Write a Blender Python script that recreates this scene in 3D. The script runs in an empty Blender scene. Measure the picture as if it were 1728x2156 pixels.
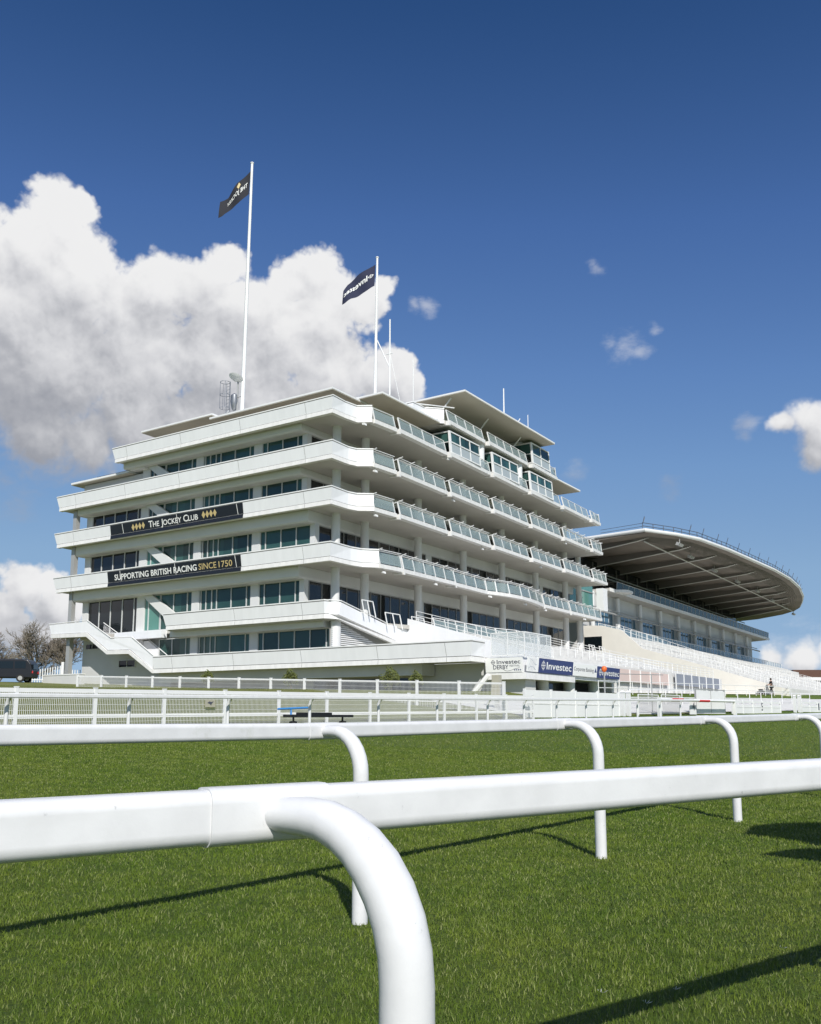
import bpy, bmesh, math, random
import numpy as np
from mathutils import Vector, Matrix
from math import radians as rad, sin, cos, pi

S = bpy.context.scene
COL = S.collection
random.seed(7); RNG = np.random.default_rng(7)

# ------------------------------------------------------------------ camera
cd = bpy.data.cameras.new('camera'); cam = bpy.data.objects.new('camera', cd); COL.objects.link(cam)
cam.location = (0, 0, 1.25); cam.rotation_euler = (rad(90 + 8.5), 0, 0)
cd.sensor_fit = 'HORIZONTAL'; cd.sensor_width = 36; cd.lens = 36 * 1910 / 1728
cd.shift_y = (1222.55 - 1078) / 1728; cd.clip_end = 9000; cd.clip_start = 0.05
S.camera = cam
S.render.resolution_x, S.render.resolution_y = 821, 1024
# ------------------------------------------------------------------ light and exposure
SUN_AZ, SUN_EL = 170, 40
sd = Vector((sin(rad(SUN_AZ)) * cos(rad(SUN_EL)), cos(rad(SUN_AZ)) * cos(rad(SUN_EL)), sin(rad(SUN_EL))))
ld = bpy.data.lights.new('sun', 'SUN'); ld.energy = 3.6; ld.angle = rad(0.53); ld.color = (1, .965, .91)
sun = bpy.data.objects.new('sun', ld); COL.objects.link(sun); sun.rotation_euler = sd.to_track_quat('Z', 'Y').to_euler(); sun.location = (20, -40, 60)
S.view_settings.view_transform = 'Standard'; S.view_settings.look = 'None'
S.view_settings.exposure = 0.42; S.view_settings.gamma = 1
S.cycles.max_bounces = 6; S.cycles.transparent_max_bounces = 12; S.cycles.use_denoising = True

# ------------------------------------------------------------------ node helpers
class X:
    """a float or vector socket with arithmetic"""
    def __init__(s, nt, so): s.nt, s.so = nt, so
    def m(s, op, *a, clamp=False):
        n = s.nt.nodes.new('ShaderNodeMath'); n.operation = op; n.use_clamp = clamp
        for i, v in enumerate((s,) + a):
            if isinstance(v, X): s.nt.links.new(v.so, n.inputs[i])
            else: n.inputs[i].default_value = v
        return X(s.nt, n.outputs[0])
    def __add__(s, o): return s.m('ADD', o)
    def __sub__(s, o): return s.m('SUBTRACT', o)
    def __mul__(s, o): return s.m('MULTIPLY', o)
    def __truediv__(s, o): return s.m('DIVIDE', o)
    def step(s, a, b):
        n = s.nt.nodes.new('ShaderNodeMapRange'); n.interpolation_type = 'SMOOTHSTEP'
        s.nt.links.new(s.so, n.inputs[0]); n.inputs[1].default_value = a; n.inputs[2].default_value = b
        return X(s.nt, n.outputs[0])
    def v(s, op, o, out=0):
        n = s.nt.nodes.new('ShaderNodeVectorMath'); n.operation = op; s.nt.links.new(s.so, n.inputs[0])
        if isinstance(o, X): s.nt.links.new(o.so, n.inputs[1])
        elif op == 'SCALE': n.inputs[3].default_value = o
        else: n.inputs[1].default_value = o
        return X(s.nt, n.outputs[out])
    def noise(s, scale, detail=6, rough=.55, out=0, dist=0):
        n = s.nt.nodes.new('ShaderNodeTexNoise'); s.nt.links.new(s.so, n.inputs['Vector'])
        n.inputs['Scale'].default_value = scale; n.inputs['Detail'].default_value = detail
        n.inputs['Roughness'].default_value = rough; n.inputs['Distortion'].default_value = dist
        return X(s.nt, n.outputs[out])
def mixc(nt, f, a, b):
    n = nt.nodes.new('ShaderNodeMix'); n.data_type = 'RGBA'
    for i, v in ((0, f), (6, a), (7, b)):
        if isinstance(v, X): nt.links.new(v.so, n.inputs[i])
        else: n.inputs[i].default_value = v if i == 0 else (*v, 1)
    return X(nt, n.outputs[2])

# ------------------------------------------------------------------ sky with clouds
CLOUDS = [(-0.3674, 0.8158, 0.4466, 0.048), (-0.3364, 0.8144, 0.4728, 0.0344), (-0.3854, 0.8331, 0.3967, 0.0739), (-0.3303, 0.8423, 0.4259, 0.0539), (-0.3166, 0.8149, 0.4854, 0.0193), (-0.3627, 0.8651, 0.3465, 0.0902), (-0.2943, 0.8649, 0.4067, 0.0431), (-0.2574, 0.8674, 0.4258, 0.0376), (-0.2759, 0.8905, 0.3618, 0.0831), (-0.195, 0.8689, 0.4549, 0.0281), (-0.2119, 0.8793, 0.4265, 0.0439), (-0.1698, 0.8898, 0.4237, 0.0395), (-0.1918, 0.9092, 0.3695, 0.0799), (-0.1303, 0.8869, 0.4432, 0.0306), (-0.1007, 0.8857, 0.4531, 0.0326), (-0.0869, 0.9015, 0.424, 0.0475), (-0.1225, 0.91, 0.3961, 0.0552), (-0.0521, 0.9037, 0.425, 0.0311), (-0.0259, 0.8967, 0.4418, 0.016), (-0.0835, 0.9287, 0.3613, 0.056), (-0.0327, 0.9314, 0.3624, 0.0357), (-0.0071, 0.9279, 0.3728, 0.0204), (-0.0031, 0.9359, 0.3523, 0.0225), (-0.1545, 0.9328, 0.3257, 0.061), (-0.2789, 0.9082, 0.312, 0.0569), (-0.3666, 0.8829, 0.2933, 0.0504), (-0.2186, 0.9276, 0.3029, 0.0504), (-0.3244, 0.8999, 0.2914, 0.0342), (-0.388, 0.9128, 0.1279, 0.0299), (-0.3608, 0.9229, 0.1343, 0.0215), (-0.408, 0.9072, 0.103, 0.0287), (-0.3522, 0.9291, 0.1129, 0.0245), (-0.3997, 0.9123, 0.0891, 0.0288), (-0.3668, 0.9259, 0.0904, 0.0292), (0.392, 0.8731, 0.29, 0.0199), (0.4078, 0.8701, 0.2768, 0.0283), (0.372, 0.8831, 0.2859, 0.0115), (0.4037, 0.8773, 0.2594, 0.0161), (0.3959, 0.9161, 0.064, 0.019), (0.4182, 0.9058, 0.070, 0.012), (0.372, 0.926, 0.062, 0.013)]
WISPS = [(0.1925, 0.8711, 0.4518, 0.0078), (0.189, 0.87, 0.4554, 0.0058), (0.0155, 0.9052, 0.4246, 0.008), (0.003, 0.9059, 0.4234, 0.006), (0.2275, 0.8963, 0.3807, 0.0148), (0.2156, 0.8976, 0.3844, 0.0099), (0.2418, 0.8949, 0.375, 0.0098), (0.2524, 0.8815, 0.3991, 0.0068), (0.2758, 0.9306, 0.2406, 0.012), (0.346, 0.8926, 0.289, 0.0107), (0.3439, 0.8963, 0.2801, 0.0078), (0.3959, 0.9161, 0.063, 0.0288), (0.3755, 0.9243, 0.0684, 0.0194), (0.4082, 0.9098, 0.0745, 0.0191), (-0.3947, 0.8923, 0.2193, 0.0216), (-0.4061, 0.8833, 0.2342, 0.0143), (0.177, 0.9487, 0.2621, 0.0133)]
W = bpy.data.worlds.new('World'); S.world = W; W.use_nodes = True
nt = W.node_tree; nt.nodes.clear()
tc = nt.nodes.new('ShaderNodeTexCoord'); D0 = X(nt, tc.outputs['Generated'])
sky = nt.nodes.new('ShaderNodeTexSky'); sky.sky_type = 'NISHITA'; sky.sun_disc = False
sky.sun_elevation = rad(SUN_EL); sky.sun_rotation = rad(SUN_AZ); sky.air_density = 1.0; sky.dust_density = .35; sky.ozone_density = 2.2
def blobs(d, L):
    acc = None
    for x, y, z, r in L:
        b = d.v('DISTANCE', (x, y, z), out=1) * (-1 / r) + 1.0
        acc = b if acc is None else acc.m('SMOOTH_MAX', b, .22)
    return acc
def lumps(d):
    """rounded cauliflower lumps at three sizes"""
    o = None
    for sc, w in ((11, .55), (26, .34), (62, .20), (140, .10)):
        n = ((d.noise(sc, 1.5, .5) - .5).m('ABSOLUTE')) * (4 * w); o = n if o is None else o + n
    return o
warp = D0.noise(8, 5, .6, out=1).v('SUBTRACT', (.5, .5, .5)).v('SCALE', .050)
Dw = D0.v('ADD', warp)
sep = nt.nodes.new('ShaderNodeSeparateXYZ'); nt.links.new(D0.so, sep.inputs[0]); UP = X(nt, sep.outputs[2]); FY = X(nt, sep.outputs[1])
Lm = lumps(D0); ragged = D0.noise(45, 8, .65) - .5
Bc = blobs(Dw, CLOUDS); Fc = Bc + (Lm - .42) * .72 + ragged * .34
soft_b = (UP.step(.335, .29) * UP.step(.2, .25)).m('MAXIMUM', UP.step(.105, .085))
mask_c = Fc.step(-.08, .24) * (soft_b * -1 + 1.0) + Fc.step(-.30, .42) * soft_b
Bl = blobs(D0.v('ADD', (.010, 0, .036)).v('ADD', warp), CLOUDS)
L2 = lumps(D0.v('ADD', (.0035, 0, .0075)))
soft = D0.noise(5.5, 3, .5); md = Dw.noise(10, 3, .45); md2 = Dw.v('ADD', (.006, 0, .016)).noise(10, 3, .45)
crisp = Fc.step(1.5, .1) * .75 + .22
lit = (Bc - Bl) * .34 + (Lm - L2) * crisp * .46 + (md - md2) * 1.25 + (UP - .380) * 3.1 + (soft - .5) * .9 + .62
low_ = UP.step(.20, .12); lit = lit + low_ * .75                     # the small clouds low on the horizon are lit to their feet
lit = lit.m('MAXIMUM', 0).m('MINIMUM', 1).step(-.05, 1.05)
thin = Fc.step(.5, 0); lit = (lit + thin * .12).m('MINIMUM', 1)
Fw = blobs(Dw, WISPS) + (D0.v('MULTIPLY', (1, 1, 2)).noise(26, 9, .66) - .5) * 3.4
mask_w = Fw.step(-.4, 1.6) * .42
back = D0.v('MULTIPLY', (1, 1, 2.2)).noise(2.6, 7, .58)          # cumulus over the rest of the sky, behind the photographer
mask_b = back.step(.52, .62) * FY.step(.35, -.1) * UP.step(-.0, .06)
mask = mask_c.m('MAXIMUM', mask_w).m('MAXIMUM', mask_b * .9)
cc = nt.nodes.new('ShaderNodeValToRGB'); cr = cc.color_ramp
for i, (p, c) in enumerate(((0, (.31, .325, .37)), (.35, (.47, .48, .515)), (.7, (.67, .675, .70)), (1, (.86, .86, .865)))):
    e = cr.elements[i] if i < 2 else cr.elements.new(p); e.position = p; e.color = (*c, 1)
nt.links.new(lit.so, cc.inputs[0])
sc_ = nt.nodes.new('ShaderNodeSeparateColor'); nt.links.new(sky.outputs[0], sc_.inputs[0])
cb = nt.nodes.new('ShaderNodeValToRGB'); cr = cb.color_ramp     # graded to the deep polarised blue of the photograph
for i, (p, c) in enumerate(((.11, (.015, .054, .165)), (.15, (.022, .070, .205)), (.21, (.062, .145, .375)), (.30, (.115, .235, .50)), (.40, (.17, .315, .575)), (.60, (.25, .41, .63)), (1, (.32, .48, .68)))):
    e = cr.elements[i] if i < 2 else cr.elements.new(p); e.position = p; e.color = (*[q / 2 ** S.view_settings.exposure for q in c], 1)
nt.links.new((X(nt, sc_.outputs[1]) * .1137).so, cb.inputs[0])
bs = nt.nodes.new('ShaderNodeBackground'); bs.inputs[1].default_value = 1; nt.links.new(cb.outputs[0], bs.inputs[0])
bc = nt.nodes.new('ShaderNodeBackground'); bc.inputs[1].default_value = 1.0 / 2 ** S.view_settings.exposure; nt.links.new(cc.outputs[0], bc.inputs[0])
mx = nt.nodes.new('ShaderNodeMixShader'); nt.links.new(mask.so, mx.inputs[0]); nt.links.new(bs.outputs[0], mx.inputs[1]); nt.links.new(bc.outputs[0], mx.inputs[2])
wo = nt.nodes.new('ShaderNodeOutputWorld'); nt.links.new(mx.outputs[0], wo.inputs[0])

# ------------------------------------------------------------------ materials
def mat(name, col, rough=.6, metal=0, spec=.5, var=0, vscale=3, bump=0, bscale=40, alpha=1, coat=0, stretch=(1, 1, 1), col2=None, panes=0, scuff=0):
    m = bpy.data.materials.new(name); m.use_nodes = True; t = m.node_tree; b = t.nodes['Principled BSDF']
    b.inputs['Base Color'].default_value = (*col, 1); b.inputs['Roughness'].default_value = rough
    b.inputs['Metallic'].default_value = metal; b.inputs['Specular IOR Level'].default_value = spec
    b.inputs['Alpha'].default_value = alpha; b.inputs['Coat Weight'].default_value = coat
    if panes:
        c = t.nodes.new('ShaderNodeTexCoord'); o = X(t, c.outputs['Object']); cell = o.v('MULTIPLY', (1 / 1.55, 1 / 1.55, .28)).v('FLOOR', (0, 0, 0))
        wn = t.nodes.new('ShaderNodeTexWhiteNoise'); wn.noise_dimensions = '3D'; t.links.new(cell.so, wn.inputs['Vector'])
        f = X(t, wn.outputs['Value']); t.links.new(mixc(t, f * .7 + o.noise(.5, 4, .6) * .5, tuple(x * (1 - panes) for x in col), tuple(x * (1 + 1.6 * panes) for x in col)).so, b.inputs['Base Color'])
    elif var or bump or col2:
        c = t.nodes.new('ShaderNodeTexCoord'); o = X(t, c.outputs['Object']).v('MULTIPLY', stretch)
        if var or col2:
            f = o.noise(vscale, 6, .6).step(.3, .7)
            c2 = col2 or tuple(x * (1 - var) for x in col)
            cl = mixc(t, f, col, c2)
            if scuff: cl = mixc(t, o.noise(28, 5, .7).step(.66, .74) * scuff, mixc(t, o.noise(2.2, 7, .7).step(.60, .72) * scuff, cl, (.40, .42, .33)), (.16, .16, .15))
            t.links.new(cl.so, b.inputs['Base Color'])
        if bump:
            bp = t.nodes.new('ShaderNodeBump'); bp.inputs['Strength'].default_value = bump; bp.inputs['Distance'].default_value = .01
            t.links.new(o.noise(bscale, 4, .6).so, bp.inputs['Height']); t.links.new(bp.outputs[0], b.inputs['Normal'])
    return m
M = dict(
    white=mat('white_paint', (.80, .80, .79), .45, var=.06, vscale=.7, stretch=(1, 1, .35)),
    panel=mat('white_panel', (.84, .845, .86), .5, var=.055, vscale=1.6, stretch=(1, 1, .15)),
    kerb=mat('white_edge', (.80, .79, .77), .5, var=.12, vscale=2.5, stretch=(1, 1, .4)),
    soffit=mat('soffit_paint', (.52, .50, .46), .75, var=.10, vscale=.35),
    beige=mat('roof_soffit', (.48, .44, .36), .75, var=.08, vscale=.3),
    wall=mat('grey_render', (.60, .60, .59), .7, var=.07, vscale=.5),
    pillar=mat('pillar_paint', (.70, .70, .69), .6, var=.05, vscale=.6),
    joint=mat('joint_sealant', (.22, .22, .21), .8),
    frame=mat('window_frame', (.62, .63, .62), .4),
    glass=mat('teal_window_glass', (.022, .058, .052), .05, spec=.5, panes=.65),
    gdark=mat('dark_window_glass', (.006, .010, .013), .04, spec=.6),
    gteal=mat('green_lobby_glass', (.09, .23, .20), .05, spec=.6, col2=(.10, .26, .22), vscale=.4),
    gshade=mat('shaded_window_glass', (.014, .016, .017), .05, spec=.55, panes=.7),
    gbal=mat('balustrade_glass', (.34, .43, .43), .08, spec=.5, alpha=.40),
    gfrost=mat('frosted_glass', (.42, .47, .48), .25, alpha=.9),
    gclear=mat('clear_screen', (.66, .70, .70), .08, alpha=.20),
    steel=mat('grey_steel', (.42, .42, .41), .45, metal=.3),
    rail=mat('rail_plastic', (.72, .72, .72), .30, spec=.5, var=.09, vscale=7, bump=.06, bscale=24, scuff=.35),
    black=mat('black_vinyl', (.010, .012, .018), .45),
    navy=mat('navy_vinyl', (.030, .045, .15), .5),
    flagnavy=mat('navy_flag_cloth', (.012, .016, .050), .8),
    flagblk=mat('black_flag_cloth', (.009, .010, .018), .8),
    letter=mat('white_lettering', (.82, .82, .80), .6),
    gold=mat('gold_print', (.55, .43, .20), .6),
    ink=mat('slate_print', (.07, .075, .10), .6),
    sketch=mat('grey_print', (.42, .45, .50), .6),
    concrete=mat('pale_concrete', (.68, .67, .645), .85, var=.14, vscale=1.2, bump=.1),
    beigewall=mat('cream_render', (.77, .735, .67), .8, var=.06, vscale=.6),
    darkroof=mat('dark_roof_lining', (.20, .168, .138), .7, var=.25, vscale=.4),
    rib=mat('rib_paint', (.15, .135, .12), .6), flange=mat('rib_flange', (.55, .54, .50), .5),
    orange=mat('orange_plastic', (.85, .16, .03), .5), red=mat('red_paint', (.65, .03, .03), .5),
    pink=mat('faded_pink_board', (.66, .52, .48), .7), blue=mat('blue_tube', (.05, .25, .60), .4),
    blackp=mat('black_plastic', (.012, .012, .013), .5), greycloth=mat('grey_canvas', (.26, .28, .33), .7, var=.1),
    skin=mat('skin', (.50, .30, .22), .6), cloth=mat('dark_clothing', (.012, .012, .014), .85), hair=mat('dark_hair', (.02, .014, .01), .7),
    bark=mat('bark', (.12, .10, .075), .9, var=.4, vscale=8), twig=mat('twig', (.20, .17, .135), .9),
    leaf=mat('bush_leaf', (.075, .10, .025), .7, col2=(.13, .14, .03), vscale=9), cabinet=mat('beige_steel', (.42, .40, .31), .55, var=.08),
    lorry=mat('black_lorry', (.012, .013, .018), .35), brown=mat('brown_tiles', (.10, .05, .03), .8, var=.2),
    darksteel=mat('dark_blue_steel', (.10, .115, .15), .5), chrome=mat('dull_galvanised', (.30, .31, .33), .4, metal=.7), tyre=mat('tyre', (.012, .012, .012), .8),
)
M['gsea'] = mat('sea_green_glass', (.022, .055, .052), .15, spec=.3, alpha=.75); M['gblue'] = mat('blue_tinted_glass', (.25, .36, .42), .06, alpha=.35); M['gsky'] = mat('blue_reflecting_glass', (.04, .10, .15), .03, spec=1.0, col2=(.07, .15, .21), vscale=.3)
# ------------------------------------------------------------------ mesh helpers
class MB:
    def __init__(s, f=None): s.v, s.q, s.mi, s.k, s.f = [], [], [], 0, f
    def add(s, vs, fs):
        n = len(s.v); s.v += [(s.f(*p) if s.f else tuple(p)) for p in vs]
        s.q += [tuple(i + n for i in f) for f in fs]; s.mi += [s.k] * len(fs); return s
    def hexa(s, p): return s.add(p, [(0, 3, 2, 1), (4, 5, 6, 7), (0, 1, 5, 4), (1, 2, 6, 5), (2, 3, 7, 6), (3, 0, 4, 7)])
    def box(s, a0, a1, b0, b1, c0, c1):
        return s.hexa([(a0, b0, c0), (a1, b0, c0), (a1, b1, c0), (a0, b1, c0), (a0, b0, c1), (a1, b0, c1), (a1, b1, c1), (a0, b1, c1)])
    def prism(s, poly, vec):
        n = len(poly); q = [tuple(p[i] + vec[i] for i in range(3)) for p in poly]
        return s.add(list(poly) + q, [tuple(range(n)), tuple(range(2 * n - 1, n - 1, -1))] + [(i, (i + 1) % n, n + (i + 1) % n, n + i) for i in range(n)])
    def plan(s, poly, z0, z1): return s.prism([(a, b, z0) for a, b in poly], (0, 0, z1 - z0))
    def tube(s, pts, r, n=8, r2=None, cap=True, sec=None, rl=None):
        pts = [Vector(p) for p in pts]; N = len(pts); vs = []; prev = None
        for i, p in enumerate(pts):
            t = (pts[min(i + 1, N - 1)] - pts[max(i - 1, 0)]).normalized()
            if prev is None: a = t.cross(Vector((0, 0, 1)) if abs(t.z) < .95 else Vector((1, 0, 0))).normalized()
            else: a = (prev - t * prev.dot(t)).normalized()      # carried along, so the tube never twists
            prev = a; b = a.cross(t)
            rr = rl[i] if rl else r + ((r2 - r) * i / max(1, N - 1) if r2 is not None else 0)
            for k in range(n):
                if sec: x, y = sec[k]
                else: x, y = rr * cos(2 * pi * k / n), rr * sin(2 * pi * k / n)
                vs.append(tuple(p + a * x + b * y))
        fs = [(i * n + k, i * n + (k + 1) % n, (i + 1) * n + (k + 1) % n, (i + 1) * n + k) for i in range(N - 1) for k in range(n)]
        if cap: fs += [tuple(range(n)), tuple(range((N - 1) * n, N * n))]
        return s.add(vs, fs)
    def cyl(s, a, b, r, n=16): return s.tube([a, b], r, n)
    def sweep(s, path, prof, ext0=0, zr=None, fac=None):
        """profile (offset outwards, z) along a plan path; outwards is to the left of the way travelled"""
        P = [Vector(p) for p in path]; N = len(P); m = len(prof); vs = []
        nr = []
        for i in range(N - 1):
            d = (P[i + 1] - P[i]).normalized(); nr.append(Vector((-d.y, d.x)))
        for i in range(N):
            if i == 0: n = nr[0]
            elif i == N - 1: n = nr[-1]
            else:
                n = (nr[i - 1] + nr[i]).normalized(); n = n / max(.3, n.dot(nr[i]))
            for o, z in prof:
                q = P[i] + n * (o * (fac[min(i, len(fac) - 1)] if fac and o > 0 else 1))
                if i == 0 and ext0 and zr: q = q - (P[1] - P[0]).normalized() * ext0 * (z - zr[0]) / (zr[1] - zr[0])
                vs.append((q.x, q.y, z))
        fs = [(i * m + k, i * m + (k + 1) % m, (i + 1) * m + (k + 1) % m, (i + 1) * m + k) for i in range(N - 1) for k in range(m)]
        fs += [tuple(range(m)), tuple(range((N - 1) * m, N * m))]
        return s.add(vs, fs)
    def lathe(s, prof, c=(0, 0), n=20):
        vs = [(c[0] + r * cos(2 * pi * k / n), c[1] + r * sin(2 * pi * k / n), z) for r, z in prof for k in range(n)]
        fs = [(i * n + k, i * n + (k + 1) % n, (i + 1) * n + (k + 1) % n, (i + 1) * n + k) for i in range(len(prof) - 1) for k in range(n)]
        return s.add(vs, fs + [tuple(range(n)), tuple(range((len(prof) - 1) * n, len(prof) * n))])
    def build(s, name, m, parent=None, smooth=False, label=None, fix=True):
        me = bpy.data.meshes.new(name); me.from_pydata(s.v, [], s.q)
        for x in (m if isinstance(m, (list, tuple)) else [m]): me.materials.append(x)
        if fix:
            b = bmesh.new(); b.from_mesh(me); bmesh.ops.recalc_face_normals(b, faces=b.faces)
            if fix == 'weld': bmesh.ops.remove_doubles(b, verts=b.verts, dist=1e-4)
            b.to_mesh(me); b.free()
        if s.k: me.polygons.foreach_set('material_index', s.mi)
        if smooth:
            me.polygons.foreach_set('use_smooth', [True] * len(me.polygons)); me.set_sharp_from_angle(angle=rad(40))
        o = bpy.data.objects.new(name, me); COL.objects.link(o)
        if parent: o.parent = parent
        if label: o['label'] = label
        return o
def tag(o, label=None, cat=None, group=None, kind=None):
    for k, v in (('label', label), ('category', cat), ('group', group), ('kind', kind)):
        if v: o[k] = v
    return o
def thing(name, label, cat, loc=(0, 0, 0), rz=0, group=None):
    o = bpy.data.objects.new(name, None); COL.objects.link(o); o.location = loc; o.rotation_euler = (0, 0, rz); o.empty_display_size = .3
    return tag(o, label, cat, group)
def copy_tree(o, parent=None):
    c = o.copy(); COL.objects.link(c)
    if parent: c.parent = parent
    for ch in list(o.children): copy_tree(ch, c)
    return c
def text_shape(body, width, height, spacing=1.0, bold=0.0, flip=False):
    """outline of a line of text as 2-D triangles, scaled to width x height (cap height), origin bottom left"""
    cu = bpy.data.curves.new('t', 'FONT'); cu.body = body; cu.size = 1; cu.offset = bold; cu.space_character = spacing; cu.resolution_u = 3
    o = bpy.data.objects.new('t', cu); COL.objects.link(o)
    dg = bpy.context.evaluated_depsgraph_get(); me = bpy.data.meshes.new_from_object(o.evaluated_get(dg))
    vs = [tuple(v.co[:2]) for v in me.vertices]; fs = [tuple(p.vertices) for p in me.polygons]
    bpy.data.objects.remove(o); bpy.data.meshes.remove(me); bpy.data.curves.remove(cu)
    x0 = min(v[0] for v in vs); x1 = max(v[0] for v in vs)
    h = height / .69; k = width / (x1 - x0) if width else h
    return [((x - x0) * k, y * h) for x, y in vs], fs
def disc(cx, cy, r, n=16, r0=None):
    if r0 is None: return [(cx + r * cos(2 * pi * k / n), cy + r * sin(2 * pi * k / n)) for k in range(n)], [tuple(range(n))]
    return [(cx + q * cos(2 * pi * k / n), cy + q * sin(2 * pi * k / n)) for q in (r, r0) for k in range(n)], [(k, (k + 1) % n, n + (k + 1) % n, n + k) for k in range(n)]
def logo(cx, cy, r):
    """ring with a cross through it"""
    vs, fs = disc(cx, cy, r, 20, r * .8)
    for dx, dy in ((1.25, .09), (.09, 1.25)):
        n = len(vs); vs = vs + [(cx - dx * r, cy - dy * r), (cx + dx * r, cy - dy * r), (cx + dx * r, cy + dy * r), (cx - dx * r, cy + dy * r)]; fs = fs + [(n, n + 1, n + 2, n + 3)]
    return vs, fs
def put(mb, shape, fn):
    vs, fs = shape; mb.add([fn(x, y) for x, y in vs], fs)

# ------------------------------------------------------------------ terrain: p = metres from the camera across the track, t = metres along it
BE = rad(39.7); DD = np.array([sin(BE), cos(BE)]); NN = np.array([-cos(BE), sin(BE)])
PX = [-1e4, 4.5, 12, 19.4, 22, 28, 33, 49, 60, 78, 120, 400, 4000]; PZ = [0, 0, .28, .66, .80, 1.55, 2.15, 2.5, 2.9, 3.7, 4.7, 5.2, 5.2]
def gz(p, t):
    k = .0095 + .005 * np.clip((np.asarray(p) - 22) / 11, 0, 1)
    return np.interp(p, PX, PZ) + k * np.clip(np.asarray(t) - 4, 0, 126)
def pt(p, t, h=0):
    x, y = NN * p + DD * t; return (float(x), float(y), float(gz(p, t)) + h)
def gxy(x, y):
    return float(gz(x * NN[0] + y * NN[1], x * DD[0] + y * DD[1]))

# ------------------------------------------------------------------ ground sheet and turf
def grass_mat(name, a, b, c, blade=False):
    m = bpy.data.materials.new(name); m.use_nodes = True; t = m.node_tree; bs_ = t.nodes['Principled BSDF']
    g = t.nodes.new('ShaderNodeNewGeometry'); o = X(t, g.outputs['Position'])
    big = o.noise(.55, 5, .65).step(.32, .68); sm = o.noise(3.2 if blade else 14, 6, .7).step(.3, .7)
    vast = o.noise(.16, 3, .6).step(.38, .64)
    col = mixc(t, sm * .80, mixc(t, big * .6 + vast * .4, a, b), c)
    if blade:
        at = t.nodes.new('ShaderNodeAttribute'); at.attribute_name = 'tone'; f = X(t, at.outputs['Fac'])
        col = mixc(t, f.step(.80, .99) * .75, col, (.34, .36, .15)); col = mixc(t, f.step(.3, .0) * .6, col, (.05, .09, .014))
    else:
        bp = t.nodes.new('ShaderNodeBump'); bp.inputs['Strength'].default_value = 1; bp.inputs['Distance'].default_value = .06
        t.links.new(o.noise(45, 5, .75).so, bp.inputs['Height']); t.links.new(bp.outputs[0], bs_.inputs['Normal'])
    t.links.new(col.so, bs_.inputs['Base Color']); bs_.inputs['Roughness'].default_value = .6; bs_.inputs['Specular IOR Level'].default_value = .25
    if blade:                                  # soft leaf normals: a sward scatters light like a surface, not like loose cards
        up = X(t, g.outputs['Normal']).v('SCALE', .62).v('ADD', (0, 0, .50)).v('NORMALIZE', (0, 0, 0)); t.links.new(up.so, bs_.inputs['Normal'])
        tr = t.nodes.new('ShaderNodeBsdfTranslucent'); t.links.new(col.so, tr.inputs[0])
        ms = t.nodes.new('ShaderNodeMixShader'); ms.inputs[0].default_value = .22
        t.links.new(bs_.outputs[0], ms.inputs[1]); t.links.new(tr.outputs[0], ms.inputs[2]); t.links.new(ms.outputs[0], t.nodes['Material Output'].inputs[0])
    return m
GA, GB, GC = (.112, .176, .012), (.180, .222, .027), (.046, .093, .006)
def grid_sheet(name, ps, ts, m, lift=0):
    P, T = np.meshgrid(ps, ts, indexing='ij'); Zz = gz(P, T) + lift
    xs = P * NN[0] + T * DD[0]; ys = P * NN[1] + T * DD[1]; n, k = P.shape
    b = MB(); b.v = [tuple(v) for v in np.stack([xs.ravel(), ys.ravel(), Zz.ravel()], 1).tolist()]
    b.q = [(i * k + j, (i + 1) * k + j, (i + 1) * k + j + 1, i * k + j + 1) for i in range(n - 1) for j in range(k - 1)]; b.mi = [0] * len(b.q)
    o = b.build(name, m, smooth=True); o.data.set_sharp_from_angle(angle=3); return o
ps = np.unique(np.concatenate([PX[1:-1], [-3000, -800, -200, -60, -20, -8], np.arange(-4, 62, 1.5), [70, 78, 90, 105, 120, 160, 250, 400, 900, 4000]]))
ts = np.unique(np.concatenate([[4, 130], [-4000, -1200, -400, -150, -60, -25], np.arange(-10, 132, 3), [150, 200, 300, 600, 1500, 5000]]))
tag(grid_sheet('ground', ps, ts, grass_mat('turf', GA, GB, GC)), 'mown turf of the racecourse and lawns', kind='structure')
tag(grid_sheet('lawn', [22.6, 24, 26, 28, 31, 33, 36, 40, 45, 49, 55, 60, 70, 78, 90, 105], np.arange(-10, 58, 3), grass_mat('dry_lawn', (.20, .21, .055), (.26, .25, .085), (.13, .16, .03)), .02), 'pale dry lawn sloping up to the stand', kind='structure')
tag(grid_sheet('pavement', [23.2, 24.6, 26, 28, 29.6], np.arange(36, 131, 3), M['concrete'], .04), 'pale concrete apron in front of the stands', kind='structure')
tag(grid_sheet('path', [33.4, 34.5, 36.5, 40], np.arange(56, 131, 3), M['concrete'], .03), 'pale concrete walkway below the terraces', kind='structure')

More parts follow.
